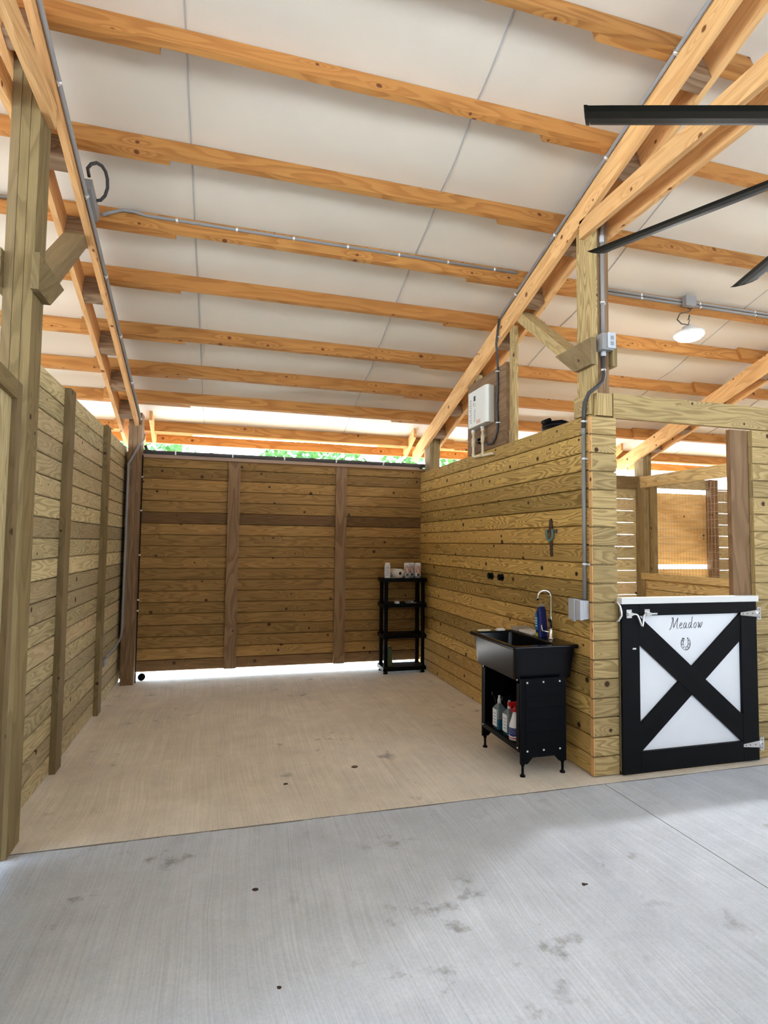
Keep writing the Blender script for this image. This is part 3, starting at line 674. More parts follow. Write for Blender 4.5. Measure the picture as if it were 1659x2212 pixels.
# blue bottle with yellow foot sticker
t = thing('soap_pouch', 'blue and clear dish wipe pouch standing beside the faucet', 'pouch', (2.385, 3.975, SZ))
mb = MB(); loft(mb, [rrect(2.345, 2.425, 3.925, 3.985, SZ + .001, .014), rrect(2.350, 2.420, 3.925, 3.985, 1.0, .014), rrect(2.352, 2.415, 3.93, 3.98, 1.075, .014), rrect(2.36, 2.41, 3.95, 3.957, 1.105, .003)]); mb.build('pouch', M_navy, t)
mb = MB(); mb.poly([(2.3435, 3.935, 0.93), (2.3435, 3.978, 0.93), (2.3445, 3.976, 1.05), (2.3445, 3.965, 1.075), (2.3445, 3.945, 1.02)], (-0.002, 0, 0)); mb.build('blue_label', M_blue, t)
mb = MB()
for k in range(4): mb.box((2.339, 3.945 + 0.004 * (k % 2), 0.955 + k * 0.019), (2.3412, 3.972, 0.963 + k * 0.019))
mb.build('label_print', M_label, t)
mb = MB(); mb.box((2.3425, 3.94, 0.879), (2.3445, 3.975, 0.905)); mb.build('yellow_sticker', M_yellow, t)
mb = MB(); mb.poly([(2.365, 3.95, 1.106), (2.405, 3.95, 1.106), (2.415, 3.95, 1.128), (2.395, 3.95, 1.122), (2.380, 3.95, 1.132), (2.36, 3.95, 1.122)], (0, 0.006, 0)); mb.build('crimped_top', M_card, t)
# things lying on the rim
mb = MB(); mb.box((2.330, 4.005, SZ + .001), (2.445, 4.215, SZ + 0.020)); mb.build('sponge_pack', M_paper, label='flat pale sponge pack lying on the back rim of the sink', cat='pack', bevel=0.004)
mb = MB(); mb.box((2.315, 4.225, SZ + .001), (2.455, 4.325, SZ + 0.030)); mb.build('paper_packet', M_card, label='flat beige packet behind the sponge pack at the sink corner', cat='packet', bevel=0.003)
mb = MB(); mb.tube([(2.06 + 0.055 * math.cos(a), 4.292 + 0.024 * math.sin(a), SZ + 0.007) for a in [2 * PI * k / 20 for k in range(19)]], 0.006, 7); mb.build('hose_ring', M_cpvc, label='tan curled ring lying at the far left rim of the sink', cat='ring')
mb = MB(); loft(mb, [rrect(2.17, 2.245, 4.275, 4.32, SZ + .001, .012), rrect(2.17, 2.245, 4.275, 4.32, SZ + 0.012, .012), rrect(2.18, 2.235, 4.282, 4.313, SZ + 0.018, .010)]); mb.face(rrect(2.18, 2.235, 4.282, 4.313, SZ + 0.018, .010)); mb.build('soap_bar', M_paper, label='small white soap bar on the far rim of the sink', cat='soap')
# spray bottles on the cabinet shelf
def spray_clear(x, y, label):
    z = 0.1955
    t = thing('spray_bottle', label, 'bottle', (x, y, z), group='clear spray bottles in the sink cabinet')
    mb = MB(); loft(mb, [rrect(x - .035, x + .035, y - .04, y + .04, z, .014), rrect(x - .035, x + .035, y - .04, y + .04, z + 0.075, .014)]); mb.face(rrect(x - .035, x + .035, y - .04, y + .04, z, .014)[::-1]); mb.face(rrect(x - .035, x + .035, y - .04, y + .04, z + .075, .014)); mb.build('fluid', M_cyan, t)
    mb = MB(); loft(mb, [rrect(x - .035, x + .035, y - .04, y + .04, z + 0.076, .014), rrect(x - .035, x + .035, y - .04, y + .04, z + 0.155, .014), rrect(x - .015, x + .015, y - .016, y + .016, z + 0.185, .012)]); mb.face(rrect(x - .015, x + .015, y - .016, y + .016, z + 0.185, .012)); mb.build('bottle_body', M_clear, t)
    mb = MB(); mb.box((x - .0385, y - .03, z + 0.02), (x - .0355, y + .034, z + 0.145)); lb = mb.build('label_sheet', M_label, t)
    mb = MB()
    for k in range(4): mb.box((x - .0395, y - .02, z + 0.045 + k * 0.022), (x - .0387, y + .015 + 0.005 * (k % 2), z + 0.051 + k * 0.022))
    mb.build('label_print', plain('print_blue', (0.25, 0.33, 0.5), 0.6), lb)
    mb = MB(); mb.lathe((x, y, z + 0.186), [(0.014, 0), (0.014, 0.03), (0.009, 0.034), (0.009, 0.06)], 12); mb.build('neck', M_label, t)
    mb = MB(); mb.box((x - .06, y - .011, z + 0.248), (x + .035, y + .011, z + 0.275)); mb.poly([(x - .045, y - .004, z + .247), (x - .035, y - .004, z + .247), (x - .022, y - .004, z + .19), (x - .03, y - .004, z + .19)], (0, 0.008, 0)); mb.build('trigger', M_blackp, t)
spray_clear(2.040, 3.985, 'clear spray bottle with blue fluid, the farther one on the sink cabinet shelf')
spray_clear(2.050, 3.845, 'clear spray bottle with blue fluid, the middle one on the sink cabinet shelf')
x, y, z = 2.035, 3.735, 0.1955
t = thing('spray_bottle', 'white spray bottle with stars-and-stripes print and red trigger in the sink cabinet', 'bottle', (x, y, z))
mb = MB(); mb.lathe((x, y, z), [(0.040, 0), (0.043, 0.01), (0.043, 0.085), (0.038, 0.11), (0.026, 0.145), (0.015, 0.185), (0.013, 0.195)], 22); mb.build('bottle_body', M_label, t)
mb = MB()
def wrap(mb, x, y, r, a0, a1, z0f, z1f, n=14):
    for k in range(n):
        A0 = a0 + (a1 - a0) * k / n; A1 = a0 + (a1 - a0) * (k + 1) / n; s0 = k / n; s1 = (k + 1) / n
        mb.face([(x + r * math.cos(A0), y + r * math.sin(A0), z0f(s0)), (x + r * math.cos(A1), y + r * math.sin(A1), z0f(s1)), (x + r * math.cos(A1), y + r * math.sin(A1), z1f(s1)), (x + r * math.cos(A0), y + r * math.sin(A0), z1f(s0))])
wrap(mb, x, y, 0.0437, math.radians(140), math.radians(290), lambda s: z + 0.045 - 0.016 * math.sin(PI * s), lambda s: z + 0.088); mb.build('flag_print', M_navy, t)
mb = MB(); wrap(mb, x, y, 0.0439, math.radians(135), math.radians(295), lambda s: z + 0.024 - 0.012 * math.sin(PI * s), lambda s: z + 0.034 - 0.014 * math.sin(PI * s)); mb.build('red_stripe', M_red, t)
mb = MB()
for r_ in range(3):
    for k in range(7):
        a = math.radians(152 + k * 20 + (r_ % 2) * 9); zz_ = z + 0.050 + r_ * 0.014; da = 0.06
        mb.face([(x + .0440 * math.cos(a - da), y + .0440 * math.sin(a - da), zz_), (x + .0440 * math.cos(a), y + .0440 * math.sin(a), zz_ - .003), (x + .0440 * math.cos(a + da), y + .0440 * math.sin(a + da), zz_), (x + .0440 * math.cos(a), y + .0440 * math.sin(a), zz_ + .004)])
mb.build('stars', M_label, t)
mb = MB(); mb.lathe((x, y, z + 0.194), [(0.018, 0), (0.018, 0.025), (0.012, 0.03), (0.011, 0.045)], 12); mb.box((x - .055, y - .011, z + 0.236), (x + .03, y + .011, z + 0.262)); mb.poly([(x - .04, y - .004, z + .237), (x - .03, y - .004, z + .237), (x - .02, y - .004, z + .195), (x - .028, y - .004, z + .19)], (0, .008, 0)); mb.build('red_trigger', M_red, t)
# ------------------------------------------------------------------ black shelf in the back corner
HX0, HX1, HY0, HY1 = 1.885, 2.435, 6.695, 6.985
t = thing('shelf_unit', 'black plastic four-tier shelf standing in the back right corner', 'shelf', ((HX0 + HX1) / 2, (HY0 + HY1) / 2, 0))
HZ = (0.035, 0.425, 0.80, 1.110)
for z in HZ:
    mb = MB(); h = 0.045
    mb.box((HX0, HY0, z + h - .012), (HX1, HY1, z + h)); 
    for a, b in (((HX0, HY0, z), (HX1, HY0 + .012, z + h - .0125)), ((HX0, HY1 - .012, z), (HX1, HY1, z + h - .0125)), ((HX0, HY0 + .0125, z), (HX0 + .012, HY1 - .0125, z + h - .0125)), ((HX1 - .012, HY0 + .0125, z), (HX1, HY1 - .0125, z + h - .0125))): mb.box(a, b)
    mb.build('shelf_tray', M_blackp, t)
for x in (HX0 + 0.038, HX1 - 0.038):
    for y in (HY0 + 0.038, HY1 - 0.038):
        for z0, z1 in ((0.0, 0.034), (0.081, 0.424), (0.471, 0.799), (0.846, 1.109)):
            mb = MB(); r = 0.030; mb.lathe((x, y, z0), [(r, 0), (r, 0.01), (r * .82, 0.02), (r * .82, z1 - z0 - 0.02) if z1 - z0 > .05 else (r * .82, 0.025), (r, z1 - z0 - 0.005), (r, z1 - z0)], 12); mb.build('leg', M_blackp, t)
ZT = 1.1555
def canister(x, y, label, body=M_label, pr=M_orange, h=0.185, r=0.038, g='canisters on the corner shelf'):
    t = thing('wipes_canister', label, 'canister', (x, y, ZT), group=g)
    mb = MB(); mb.lathe((x, y, ZT + .001), [(r, 0), (r, h - 0.03)], 22); mb.build('canister_body', body, t)
    mb = MB(); mb.lathe((x, y, ZT + h - 0.028), [(r + .002, 0), (r + .002, 0.018), (r * .8, 0.03), (0.0, 0.031)], 22); mb.build('lid', M_label, t)
    mb = MB()
    for k in range(5):
        z0 = ZT + 0.060 + k * 0.018
        wrap(mb, x, y, r + .0008, math.radians(205), math.radians(305), lambda s, z0=z0: z0 + 0.008 * math.sin(9 * s + k), lambda s, z0=z0: z0 + 0.010 + 0.008 * math.sin(9 * s + k))
    mb.build('label_print', pr, t)
    mb = MB(); wrap(mb, x, y, r + .001, math.radians(240), math.radians(285), lambda s: ZT + 0.026, lambda s: ZT + 0.052); wrap(mb, x, y, r + .0008, math.radians(195), math.radians(330), lambda s: ZT + 0.012, lambda s: ZT + 0.018); mb.build('dark_print', M_ink, t)
canister(2.205, 6.790, 'white wipes canister with orange print, left of the canister pair on the corner shelf')
canister(2.345, 6.780, 'white wipes canister with orange print at the right end of the corner shelf')
canister(2.290, 6.860, 'white wipes canister with orange print, half hidden behind the other two')
x, y = 1.955, 6.80
t = thing('spray_can', 'slim white can with grey print at the left end of the corner shelf', 'can', (x, y, ZT))
mb = MB(); mb.lathe((x, y, ZT + .001), [(0.036, 0), (0.037, 0.004), (0.037, 0.150), (0.032, 0.160)], 22); mb.build('can_body', M_label, t)
mb = MB(); mb.lathe((x, y, ZT + .162), [(0.033, 0), (0.032, 0.018), (0.025, 0.026), (0.0, 0.027)], 22); mb.build('cap', M_paper, t)
mb = MB()
for k in range(6): wrap(mb, x, y, 0.0376, math.radians(210), math.radians(280 + 8 * (k % 3)), lambda s, k=k: ZT + 0.03 + k * 0.02, lambda s, k=k: ZT + 0.037 + k * 0.02)
mb.build('can_print', M_grey, t)
t = thing('paper_towel_roll', 'white paper towel roll lying on its side on the corner shelf', 'paper roll', (2.07, 6.83, ZT))
c = Vector((2.105, 6.74, ZT + 0.058)); ax = Vector((-0.22, 1.0, 0)).normalized()
mb = MB(); mb.lathe(c, [(0.020, 0.0), (0.056, 0.0), (0.056, 0.20), (0.020, 0.20), (0.020, 0.0)], 26, ax); mb.build('roll', M_paper, t)
mb = MB(); mb.lathe(c, [(0.0, 0.02), (0.0195, 0.02), (0.0195, 0.18), (0.0, 0.18)], 18, ax); mb.build('dark_core', M_blackp, t)
mb = MB(); mb.poly([(2.02, 6.765, ZT + .001), (2.08, 6.745, ZT + .001), (2.03, 6.93, ZT + .001), (1.97, 6.92, ZT + .001)], (0, 0, 0.002)); mb.build('loose_sheet', M_paper, t)
mb = MB(); mb.box((2.04, 6.71, 0.846), (2.085, 6.78, 0.872)); mb.build('small_box', M_label, label='tiny white box on the second tray of the corner shelf', cat='box')
mb = MB(); mb.box((2.19, 6.73, 0.846), (2.31, 6.83, 0.858)); mb.tube([(2.22, 6.76, 0.870), (2.30, 6.80, 0.868)], 0.008, 8); mb.build('small_tool', M_grey, label='flat grey tool lying on the second tray of the corner shelf', cat='tool')
mb = MB(); mb.lathe((2.255, 6.72, 0.855), [(0.0, 0), (0.009, 0.002), (0.011, 0.012), (0.0, 0.02)], 12); mb.build('bottle_cap', M_label, label='tiny round white cap at the front of the second tray', cat='cap')
x, y = 1.985, 6.775
t = thing('green_bottle', 'dull green bottle with a pale cap on the bottom tray of the corner shelf', 'bottle', (x, y, 0.081))
mb = MB(); mb.lathe((x, y, 0.081), [(0.036, 0), (0.038, 0.01), (0.037, 0.18), (0.028, 0.215), (0.012, 0.235)], 18); mb.build('bottle_body', M_green, t)
mb = MB(); mb.lathe((x, y, 0.317), [(0.014, 0), (0.014, 0.022), (0.0, 0.023)], 14); mb.build('cap', M_grey, t)
# ------------------------------------------------------------------ water heater on its board
random.seed(41)
mb = MB(); pz = (3.275 - 2.518) / 6
for k in range(6): mb.plank((2.5115, 4.70, 2.518 + k * pz), (0, 0.865, 0), (0, 0, pz), (-0.034, 0, 0), 0.004)
mb.build('backing_board', M_brown, label='brown plank backing board holding the white water heater', cat='board')
for y, zt_, lb in ((4.612, 3.62, 'pale treated stud at the right edge of the heater board'), (5.36, 3.40, 'treated stud at the left behind the heater board')):
    mb = MB(); mb.box((2.513, y, 2.516), (2.551, y + 0.089, zb(y + .09) + 0.02)); mb.build('heater_stud', M_front, label=lb, cat='stud')
t = thing('water_heater', 'white tankless water heater on the brown board above the right wall', 'water heater', (2.42, 5.13, 2.75))
mb = MB(); prof = [(2.476, 4.935), (2.400, 4.905), (2.378, 4.925), (2.372, 4.955), (2.372, 5.315), (2.380, 5.330), (2.476, 5.335)]
mb.poly([(x, y, 2.755) for x, y in prof], (0, 0, 0.365)); mb.build('casing', M_heater, t, bevel=0.006)
mb = MB(); mb.box((2.3695, 5.145, 3.01), (2.3715, 5.185, 3.06)); mb.build('display', M_ink, t)
mb = MB(); mb.lathe((2.3715, 5.165, 2.972), [(0.016, 0), (0.014, 0.010), (0.0, 0.011)], 16, (-1, 0, 0)); mb.build('knob', M_chrome, t)
mb = MB(); mb.box((2.3700, 5.150, 2.80), (2.3714, 5.18, 2.93)); mb.build('side_label', plain('faint_grey', (0.55, 0.55, 0.52), 0.6), t)
mb = MB()
for k in range(10): mb.box((2.3700, 5.235 , 2.80 + k * 0.025), (2.3714, 5.270 + 0.015 * (k % 2), 2.813 + k * 0.025))
mb.build('printed_text', plain('faint_print', (0.42, 0.42, 0.40), 0.6), t)
mb = MB()
for k in range(3): mb.box((2.3700, 5.03, 2.775 + k * 0.012), (2.3714, 5.12, 2.781 + k * 0.012))
mb.build('red_print', plain('faint_red', (0.65, 0.25, 0.15), 0.6), t)
for (ya, yb_, z, lb) in ((5.315, 5.16, 2.470, 'cream water pipe under the left side of the heater'), (5.10, 4.925, 2.455, 'cream water pipe under the right side of the heater')):
    t = thing('water_pipe', lb, 'pipe', (2.43, ya, z))
    mb = MB(); mb.tube([(2.43, ya, 2.752), (2.43, ya, z + 0.02), (2.43, ya - 0.006, z + 0.006), (2.43, ya - 0.02, z), (2.43, yb_ + 0.01, z - 0.004), (2.44, yb_, z - 0.004), (2.474, yb_, z - 0.004)], 0.0135, 12); mb.build('pipe_run', M_cpvc, t)
    for zz_, hh, rr in ((2.700, 0.035, 0.019), (2.58, 0.085, 0.020), (z + 0.005, 0.03, 0.018)):
        mb = MB(); mb.lathe((2.43, ya, zz_), [(rr, 0), (rr, hh)], 14); mb.build('coupling', M_cpvc, t)
    mb = MB(); mb.lathe((2.43, ya, 2.728), [(0.022, 0), (0.022, 0.024)], 6); mb.build('nut', M_steel, t)
mb = MB(); mb.lathe((2.44, 5.175, 2.62), [(0.0, 0), (0.028, 0.0), (0.032, 0.012), (0.028, 0.024), (0.0, 0.024)], 16, (-0.3, 0, 1)); mb.lathe((2.44, 5.175, 2.585), [(0.0, 0), (0.03, 0.0), (0.03, 0.018), (0.0, 0.018)], 14, (0, 0, 1)); mb.build('cable_clamp', M_blackp, label='black cable clamp between the two cream pipes', cat='clamp')
# black flex cable feeding the heater
def straps(t, pts, side, mat=M_steel, r=0.016):
    for p in pts:
        mb = MB(); p = Vector(p); s_ = Vector(side)
        mb.tube([p - s_ * 0.001, p + s_ * 0.012], r, 10); mb.tube([p + s_ * 0.02, p + s_ * 0.032], 0.007, 8); mb.build('strap', mat, t)
t = thing('flex_cable', 'black flexible conduit dropping from the rafter down to the water heater', 'cable', (2.45, 4.88, 2.6))
mb = MB(); mb.tube([(2.455, 4.80, zb(4.8) + 0.18), (2.452, 4.83, 3.60), (2.455, 4.86, 3.50), (2.47, 4.87, 3.40), (2.472, 4.86, 3.28), (2.462, 4.845, 3.10), (2.460, 4.86, 2.90), (2.460, 4.845, 2.76), (2.460, 4.85, 2.66), (2.458, 4.885, 2.59), (2.455, 4.95, 2.555), (2.450, 5.03, 2.56), (2.445, 5.08, 2.585)], 0.0115, 10); mb.build('hose', M_dkgrey, t)
for z, y in ((3.23, 4.855), (2.735, 4.847), (3.56, 4.845)):
    mb = MB(); mb.tube([(2.461, y, z - .006), (2.461, y, z + .006)], 0.015, 10); mb.box((2.470, y - 0.035, z - 0.006), (2.474, y + 0.01, z + 0.006)); mb.build('strap', M_steel, t)
# ------------------------------------------------------------------ conduits
t = thing('wall_conduit', 'grey conduit running down the right wall to the light grey outlet box', 'conduit', (2.455, 3.50, 1.2))
mb = MB(); mb.tube([(2.457, 3.505, 1.20), (2.457, 3.505, 2.38)], 0.0145, 12); mb.build('conduit_pipe', M_grey, t)
mb = MB(); mb.tube([(2.457, 3.505, 2.375), (2.457, 3.505, 2.42)], 0.018, 12); mb.build('coupling', M_grey, t)
mb = MB(); mb.tube([(2.457, 3.505, 2.42), (2.456, 3.500, 2.52), (2.450, 3.480, 2.60), (2.456, 3.435, 2.66), (2.50, 3.405, 2.70), (2.555, 3.420, 2.745), (2.585, 3.440, 2.80), (2.587, 3.448, 2.86), (2.587, 3.450, 2.975)], 0.0135, 12); mb.build('flex_bend', M_dkgrey, t)
for z in (1.45, 2.20, 2.47):
    mb = MB(); mb.tube([(2.457, 3.505, z - .008), (2.457, 3.505, z + .008)], 0.0175, 12); mb.box((2.4695, 3.462, z - 0.008), (2.4738, 3.50, z + 0.008)); mb.lathe((2.4695, 3.474, z), [(0.006, 0), (0, .004)], 8, (-1, 0, 0)); mb.build('strap', M_steel, t)
mb = MB(); mb.tube([(2.587, 3.449, 2.832), (2.587, 3.449, 2.848)], 0.0175, 12); mb.build('strap', M_steel, t)
t = thing('outlet_box', 'light grey weatherproof outlet box at the foot of the wall conduit', 'outlet box', (2.44, 3.54, 1.06))
mb = MB(); mb.box((2.425, 3.475, 1.065), (2.4742, 3.595, 1.198)); mb.build('box_body', M_lgrey, t, bevel=0.004)
mb = MB(); mb.box((2.385, 3.525, 1.058), (2.4245, 3.600, 1.205)); mb.box((2.395, 3.470, 1.060), (2.4245, 3.522, 1.200)); cv = mb.build('cover', M_lgrey, t, bevel=0.005)
mb = MB(); mb.box((2.40, 3.555, 1.045), (2.42, 3.575, 1.0575)); mb.build('latch_tab', M_lgrey, t)
t = thing('post_switch_box', 'grey switch box with upright conduit on the front of the corner post', 'switch box', (2.60, 3.44, 2.97))
mb = MB(); mb.box((2.545, 3.400, 2.975), (2.640, 3.4668, 3.095)); mb.build('box_body', M_grey, t, bevel=0.003)
mb = MB(); mb.box((2.585, 3.388, 2.985), (2.650, 3.3995, 3.098)); cv = mb.build('cover_plate', M_lgrey, t, bevel=0.003)
for z in (3.005, 3.045):
    mb = MB(); mb.box((2.605, 3.3855, z), (2.630, 3.3875, z + 0.028)); mb.build('outlet_face', M_grey, cv)
mb = MB(); mb.tube([(2.587, 3.449, 3.10), (2.584, 3.449, 3.92)], 0.013, 12); mb.build('conduit_pipe', M_grey, t)
mb = MB(); mb.tube([(2.587, 3.448, 2.940), (2.587, 3.448, 2.974)], 0.0195, 12); mb.build('connector', M_lgrey, t)
mb = MB(); mb.tube([(2.585, 3.449, 3.33), (2.585, 3.449, 3.345)], 0.017, 12); mb.box((2.598, 3.462, 3.33), (2.622, 3.4665, 3.345)); mb.build('strap', M_steel, t)
mb = MB(); mb.tube([(2.584, 3.449, 3.78), (2.584, 3.449, 3.83)], 0.017, 12); mb.build('coupling', M_lgrey, t)
# conduit along the right rafter's upper left edge
def slope_conduit(x, ya, yb, off, label, nst, dz_=0.018, yend=None, tail=None):
    t = thing('rafter_conduit', label, 'conduit', (x, (ya + yb) / 2, zt((ya + yb) / 2)))
    A = Vector((x, ya, zt(ya) - off)); B = Vector((x, yb, zt(yb) - off))
    mb = MB(); mb.tube([A, B] + (tail or []), 0.013, 10); mb.build('conduit_pipe', M_grey, t)
    for k in range(nst):
        p = A.lerp(B, (k + 0.5) / nst); mb = MB(); mb.tube([p - SL * 0.008, p + SL * 0.008], 0.0165, 10); sgn = 1 if x > 0 else -1
        q = p - UP * 0.03
        mb.lathe(q, [(0.007, 0), (0, .005)], 8, (-sgn, 0, 0)); mb.build('strap', M_steel, t)
    return t
slope_conduit(2.459, RY + .05, 4.80, 0.012, 'grey conduit clipped along the top edge of the right rafter', 5)
slope_conduit(-0.940, RY + .05, 7.15, 0.120, 'grey conduit running down the side of the left rafter', 8,
              tail=[(-0.925, 7.00, 2.74), (-0.93, 6.79, 2.66), (-1.0, 6.795, 2.52), (-1.045, 6.795, 2.43), (-1.047, 6.800, 1.6), (-1.050, 6.800, 0.62), (-1.054, 6.76, 0.53), (-1.06, 6.5, 0.49), (-1.075, 6.05, 0.44)])
t = thing('corner_outlet', 'tiny grey junction box low on the left wall at the end of the conduit', 'outlet box', (-1.08, 5.98, 0.4))
mb = MB(); mb.box((-1.097, 5.92, 0.39), (-1.055, 6.04, 0.46)); mb.build('box_body', M_grey, t, bevel=0.004)
# junction box and loop of flex on the left rafter
t = thing('junction_box', 'grey junction box with a looped flexible cable on the left rafter', 'junction box', (-0.92, 4.15, zt(4.15)))
mb = MB(); A = Vector((-0.955, 4.04, zt(4.04) - 0.02)); mb.prism(A, SL * 0.26, [Vector(), Vector((0.05, 0, 0)), Vector((0.05, 0, 0)) - UP * 0.09, -UP * 0.09]); mb.build('box_body', M_grey, t)
mb = MB(); mb.tube([(-0.925, 4.04, 3.985), (-0.925, 3.99, 4.01), (-0.90, 3.97, 4.03), (-0.87, 3.98, 4.05), (-0.845, 4.01, 4.055), (-0.83, 4.05, 4.045), (-0.825, 4.09, 4.02), (-0.83, 4.13, 3.98), (-0.85, 4.16, 3.94), (-0.88, 4.18, 3.915), (-0.92, 4.18, 3.905)], 0.011, 10); mb.build('flex_loop', M_dkgrey, t)
# long conduit on top of the bay purlin and across
def long_conduit(x0, x1, y, off, label, nst, pre=None, dz=0.0):
    t = thing('purlin_conduit', label, 'conduit', ((x0 + x1) / 2, y, zt(y) + off))
    z = zt(y) + off + dz; mb = MB(); mb.tube((pre or []) + [(x0, y, z), (x1, y, z)], 0.0125, 10); mb.build('conduit_pipe', M_grey, t)
    for k in range(nst):
        xx = x0 + (x1 - x0) * (k + 0.5) / nst
        mb = MB(); mb.tube([(xx - .008, y, z), (xx + .008, y, z)], 0.016, 10); mb.lathe((xx, y + 0.004, z - 0.024), [(0.006, 0), (0, .006)], 8, (0, -1, 0.2)); mb.build('strap', M_steel, t)
ypc = 4.41 - 0.036 + 0.02
long_conduit(-0.62, 2.42, ypc + 0.005, 0.105, 'long grey conduit along the purlin across the bay', 7, [(-0.90, 4.34, zt(4.34) + 0.01), (-0.86, ypc - 0.02, zt(ypc) + 0.07), (-0.78, ypc, zt(ypc) + 0.115), (-0.70, ypc, zt(ypc) + 0.118)])
long_conduit(-8.3, -1.22, ypc + 0.03, 0.105, 'grey conduit along the purlin left of the left rafter', 8)
long_conduit(2.72, 16.4, ypc + 0.035, 0.105, 'upper of two grey conduits along the purlin near the lamp', 20)
long_conduit(2.72, 16.4, ypc + 0.030, 0.068, 'lower of two grey conduits along the purlin near the lamp', 20)
t = thing('header_conduit', 'dark grey conduit along the top of the sliding-door trim', 'conduit', (0.8, 6.96, 2.64))
mb = MB(); mb.tube([(-0.90, 6.965, 2.670), (-0.88, 6.965, 2.612), (-0.80, 6.965, 2.600), (2.40, 6.965, 2.598), (2.45, 6.965, 2.565)], 0.018, 10); mb.build('conduit_pipe', M_dkgrey, t)
for x in (-0.57, 0.07, 0.68, 1.32, 1.93):
    mb = MB(); mb.tube([(x - .008, 6.965, 2.599), (x + .008, 6.965, 2.599)], 0.0215, 10); mb.box((x - 0.008, 6.955, 2.621), (x + 0.008, 6.962, 2.634)); mb.build('strap', M_rivet, t)
t = thing('door_cable', 'thin black cable with white clips down the edge of the back left post', 'cable', (-0.915, 6.93, 0))
mb = MB(); mb.tube([(-0.912, 6.90, 0.003), (-0.912, 6.90, 2.55)], 0.006, 8); mb.build('cord', M_blackp, t)
for z in (0.12, 0.80, 0.92, 1.42, 1.92, 2.3):
    mb = MB(); mb.box((-0.921, 6.888, z - 0.008), (-0.900, 6.893, z + 0.008)); mb.build('clip', M_rivet, t)
# ------------------------------------------------------------------ wall ornaments and pegs
t = thing('wall_cross', 'rusty cross ornament with a teal horseshoe hanging on the right wall', 'ornament', (2.47, 3.945, 1.49))
mb = MB(); mb.poly([(2.4745, 3.932, 1.498), (2.4745, 3.948, 1.49), (2.4745, 3.962, 1.51), (2.4745, 3.966, 1.64), (2.4745, 3.975, 1.72), (2.4745, 3.970, 1.775), (2.4745, 3.950, 1.792), (2.4745, 3.935, 1.775), (2.4745, 3.927, 1.71), (2.4745, 3.936, 1.62)], (-0.010, 0, 0)); mb.build('cross_upright', M_rust, t)
mb = MB(); mb.poly([(2.4745, 3.87, 1.705), (2.4745, 3.868, 1.675), (2.4745, 3.905, 1.683), (2.4745, 3.995, 1.683), (2.4745, 4.03, 1.678), (2.4745, 4.028, 1.705), (2.4745, 3.995, 1.697), (2.4745, 3.905, 1.697)], (-0.006, 0, 0)); mb.build('cross_arm', M_rust, t)
mb = MB(); mb.tube([(2.456, 3.950 + 0.043 * math.cos(a), 1.672 + 0.055 * math.sin(a)) for a in [math.radians(140 + 260 * k / 18) for k in range(19)]], [0.006] + [0.011] * 17 + [0.006], 8); mb.build('horseshoe', M_verd, t)
for yy in (3.882, 4.018):
    mb = MB(); mb.lathe((2.469, yy, 1.690), [(0.009, 0), (0.007, 0.008), (0.0, 0.010)], 10, (-1, 0, 0)); mb.build('stud', M_verd, t)
for y, z, lb in ((4.983, 1.283, 'black round valve knob on the right wall, the left of the pair'), (4.775, 1.282, 'black round valve knob on the right wall, the right of the pair')):
    mb = MB(); mb.lathe((2.4745, y, z), [(0.034, 0), (0.036, 0.006), (0.018, 0.010), (0.016, 0.022), (0.030, 0.026), (0.030, 0.040), (0.0, 0.042)], 8, (-1, 0, 0)); mb.build('valve_knob', M_blackp, label=lb, cat='knob')
mb = MB(); mb.tube([(2.66, 4.30, 2.545), (2.60, 4.24, 2.565), (2.56, 4.16, 2.572), (2.56, 4.06, 2.565), (2.60, 3.99, 2.56), (2.66, 3.95, 2.55)], [0.02, 0.035, 0.036, 0.034, 0.035, 0.02], 10); mb.tube([(2.53, 4.16, 2.60), (2.53, 4.06, 2.60)], 0.02, 8)
mb.build('black_hose_end', M_blackp, label='black rubber coil lying on top of the right wall', cat='hose')
# ------------------------------------------------------------------ lamp over the dutch-door stall
LX, LY, LZ = 4.18, 4.31, 3.575
t = thing('hanging_lamp', 'bright round LED barn lamp hanging over the dutch-door stall', 'lamp', (LX, LY, LZ))
mb = MB(); mb.lathe((LX, LY, LZ), [(0.125, 0.0), (0.135, 0.01), (0.13, 0.03), (0.07, 0.05), (0.055, 0.085), (0.0, 0.09)], 28); mb.build('housing', M_wmetal, t)
mb = MB(); mb.lathe((LX, LY, LZ - 0.022), [(0.0, -0.03), (0.05, -0.026), (0.10, -0.008), (0.128, 0.021)], 28); mb.build('lens', M_lamp, t)
mb = MB(); mb.tube([(LX, LY, LZ + .088), (LX, LY, LZ + 0.13), (LX + .012, LY, LZ + 0.15), (LX, LY, LZ + 0.165), (LX - .012, LY, LZ + 0.15)], 0.004, 6); mb.tube([(LX, LY, LZ + 0.16), (LX + 0.03, LY + 0.02, LZ + 0.21)], 0.006, 6); mb.build('hook', M_dkgrey, t)
mb = MB(); mb.tube([(LX + 0.05, LY, LZ + 0.07), (LX - 0.02, LY - 0.03, LZ + 0.09), (LX - 0.14, LY - 0.06, LZ + 0.075), (LX - 0.17, LY - 0.04, LZ + 0.12), (LX - 0.10, LY, LZ + 0.20), (LX + 0.03, LY + 0.02, LZ + 0.245), (LX + 0.07, LY + 0.03, LZ + 0.29)], 0.0055, 8); mb.build('cord', M_dkgrey, t)
mb = MB(); mb.box((LX + 0.01, ypc - 0.05, zt(ypc) + 0.02), (LX + 0.13, ypc + 0.0, zt(ypc) + 0.12)); mb.build('lamp_box', M_grey, label='small grey junction box above the hanging lamp', cat='junction box')
pl = bpy.data.lights.new('lamp_light', 'SPOT'); pl.energy = 85; pl.spot_size = math.radians(165); pl.spot_blend = 0.6; pl.shadow_soft_size = 0.10; pl.color = (0.95, 0.98, 1.0)
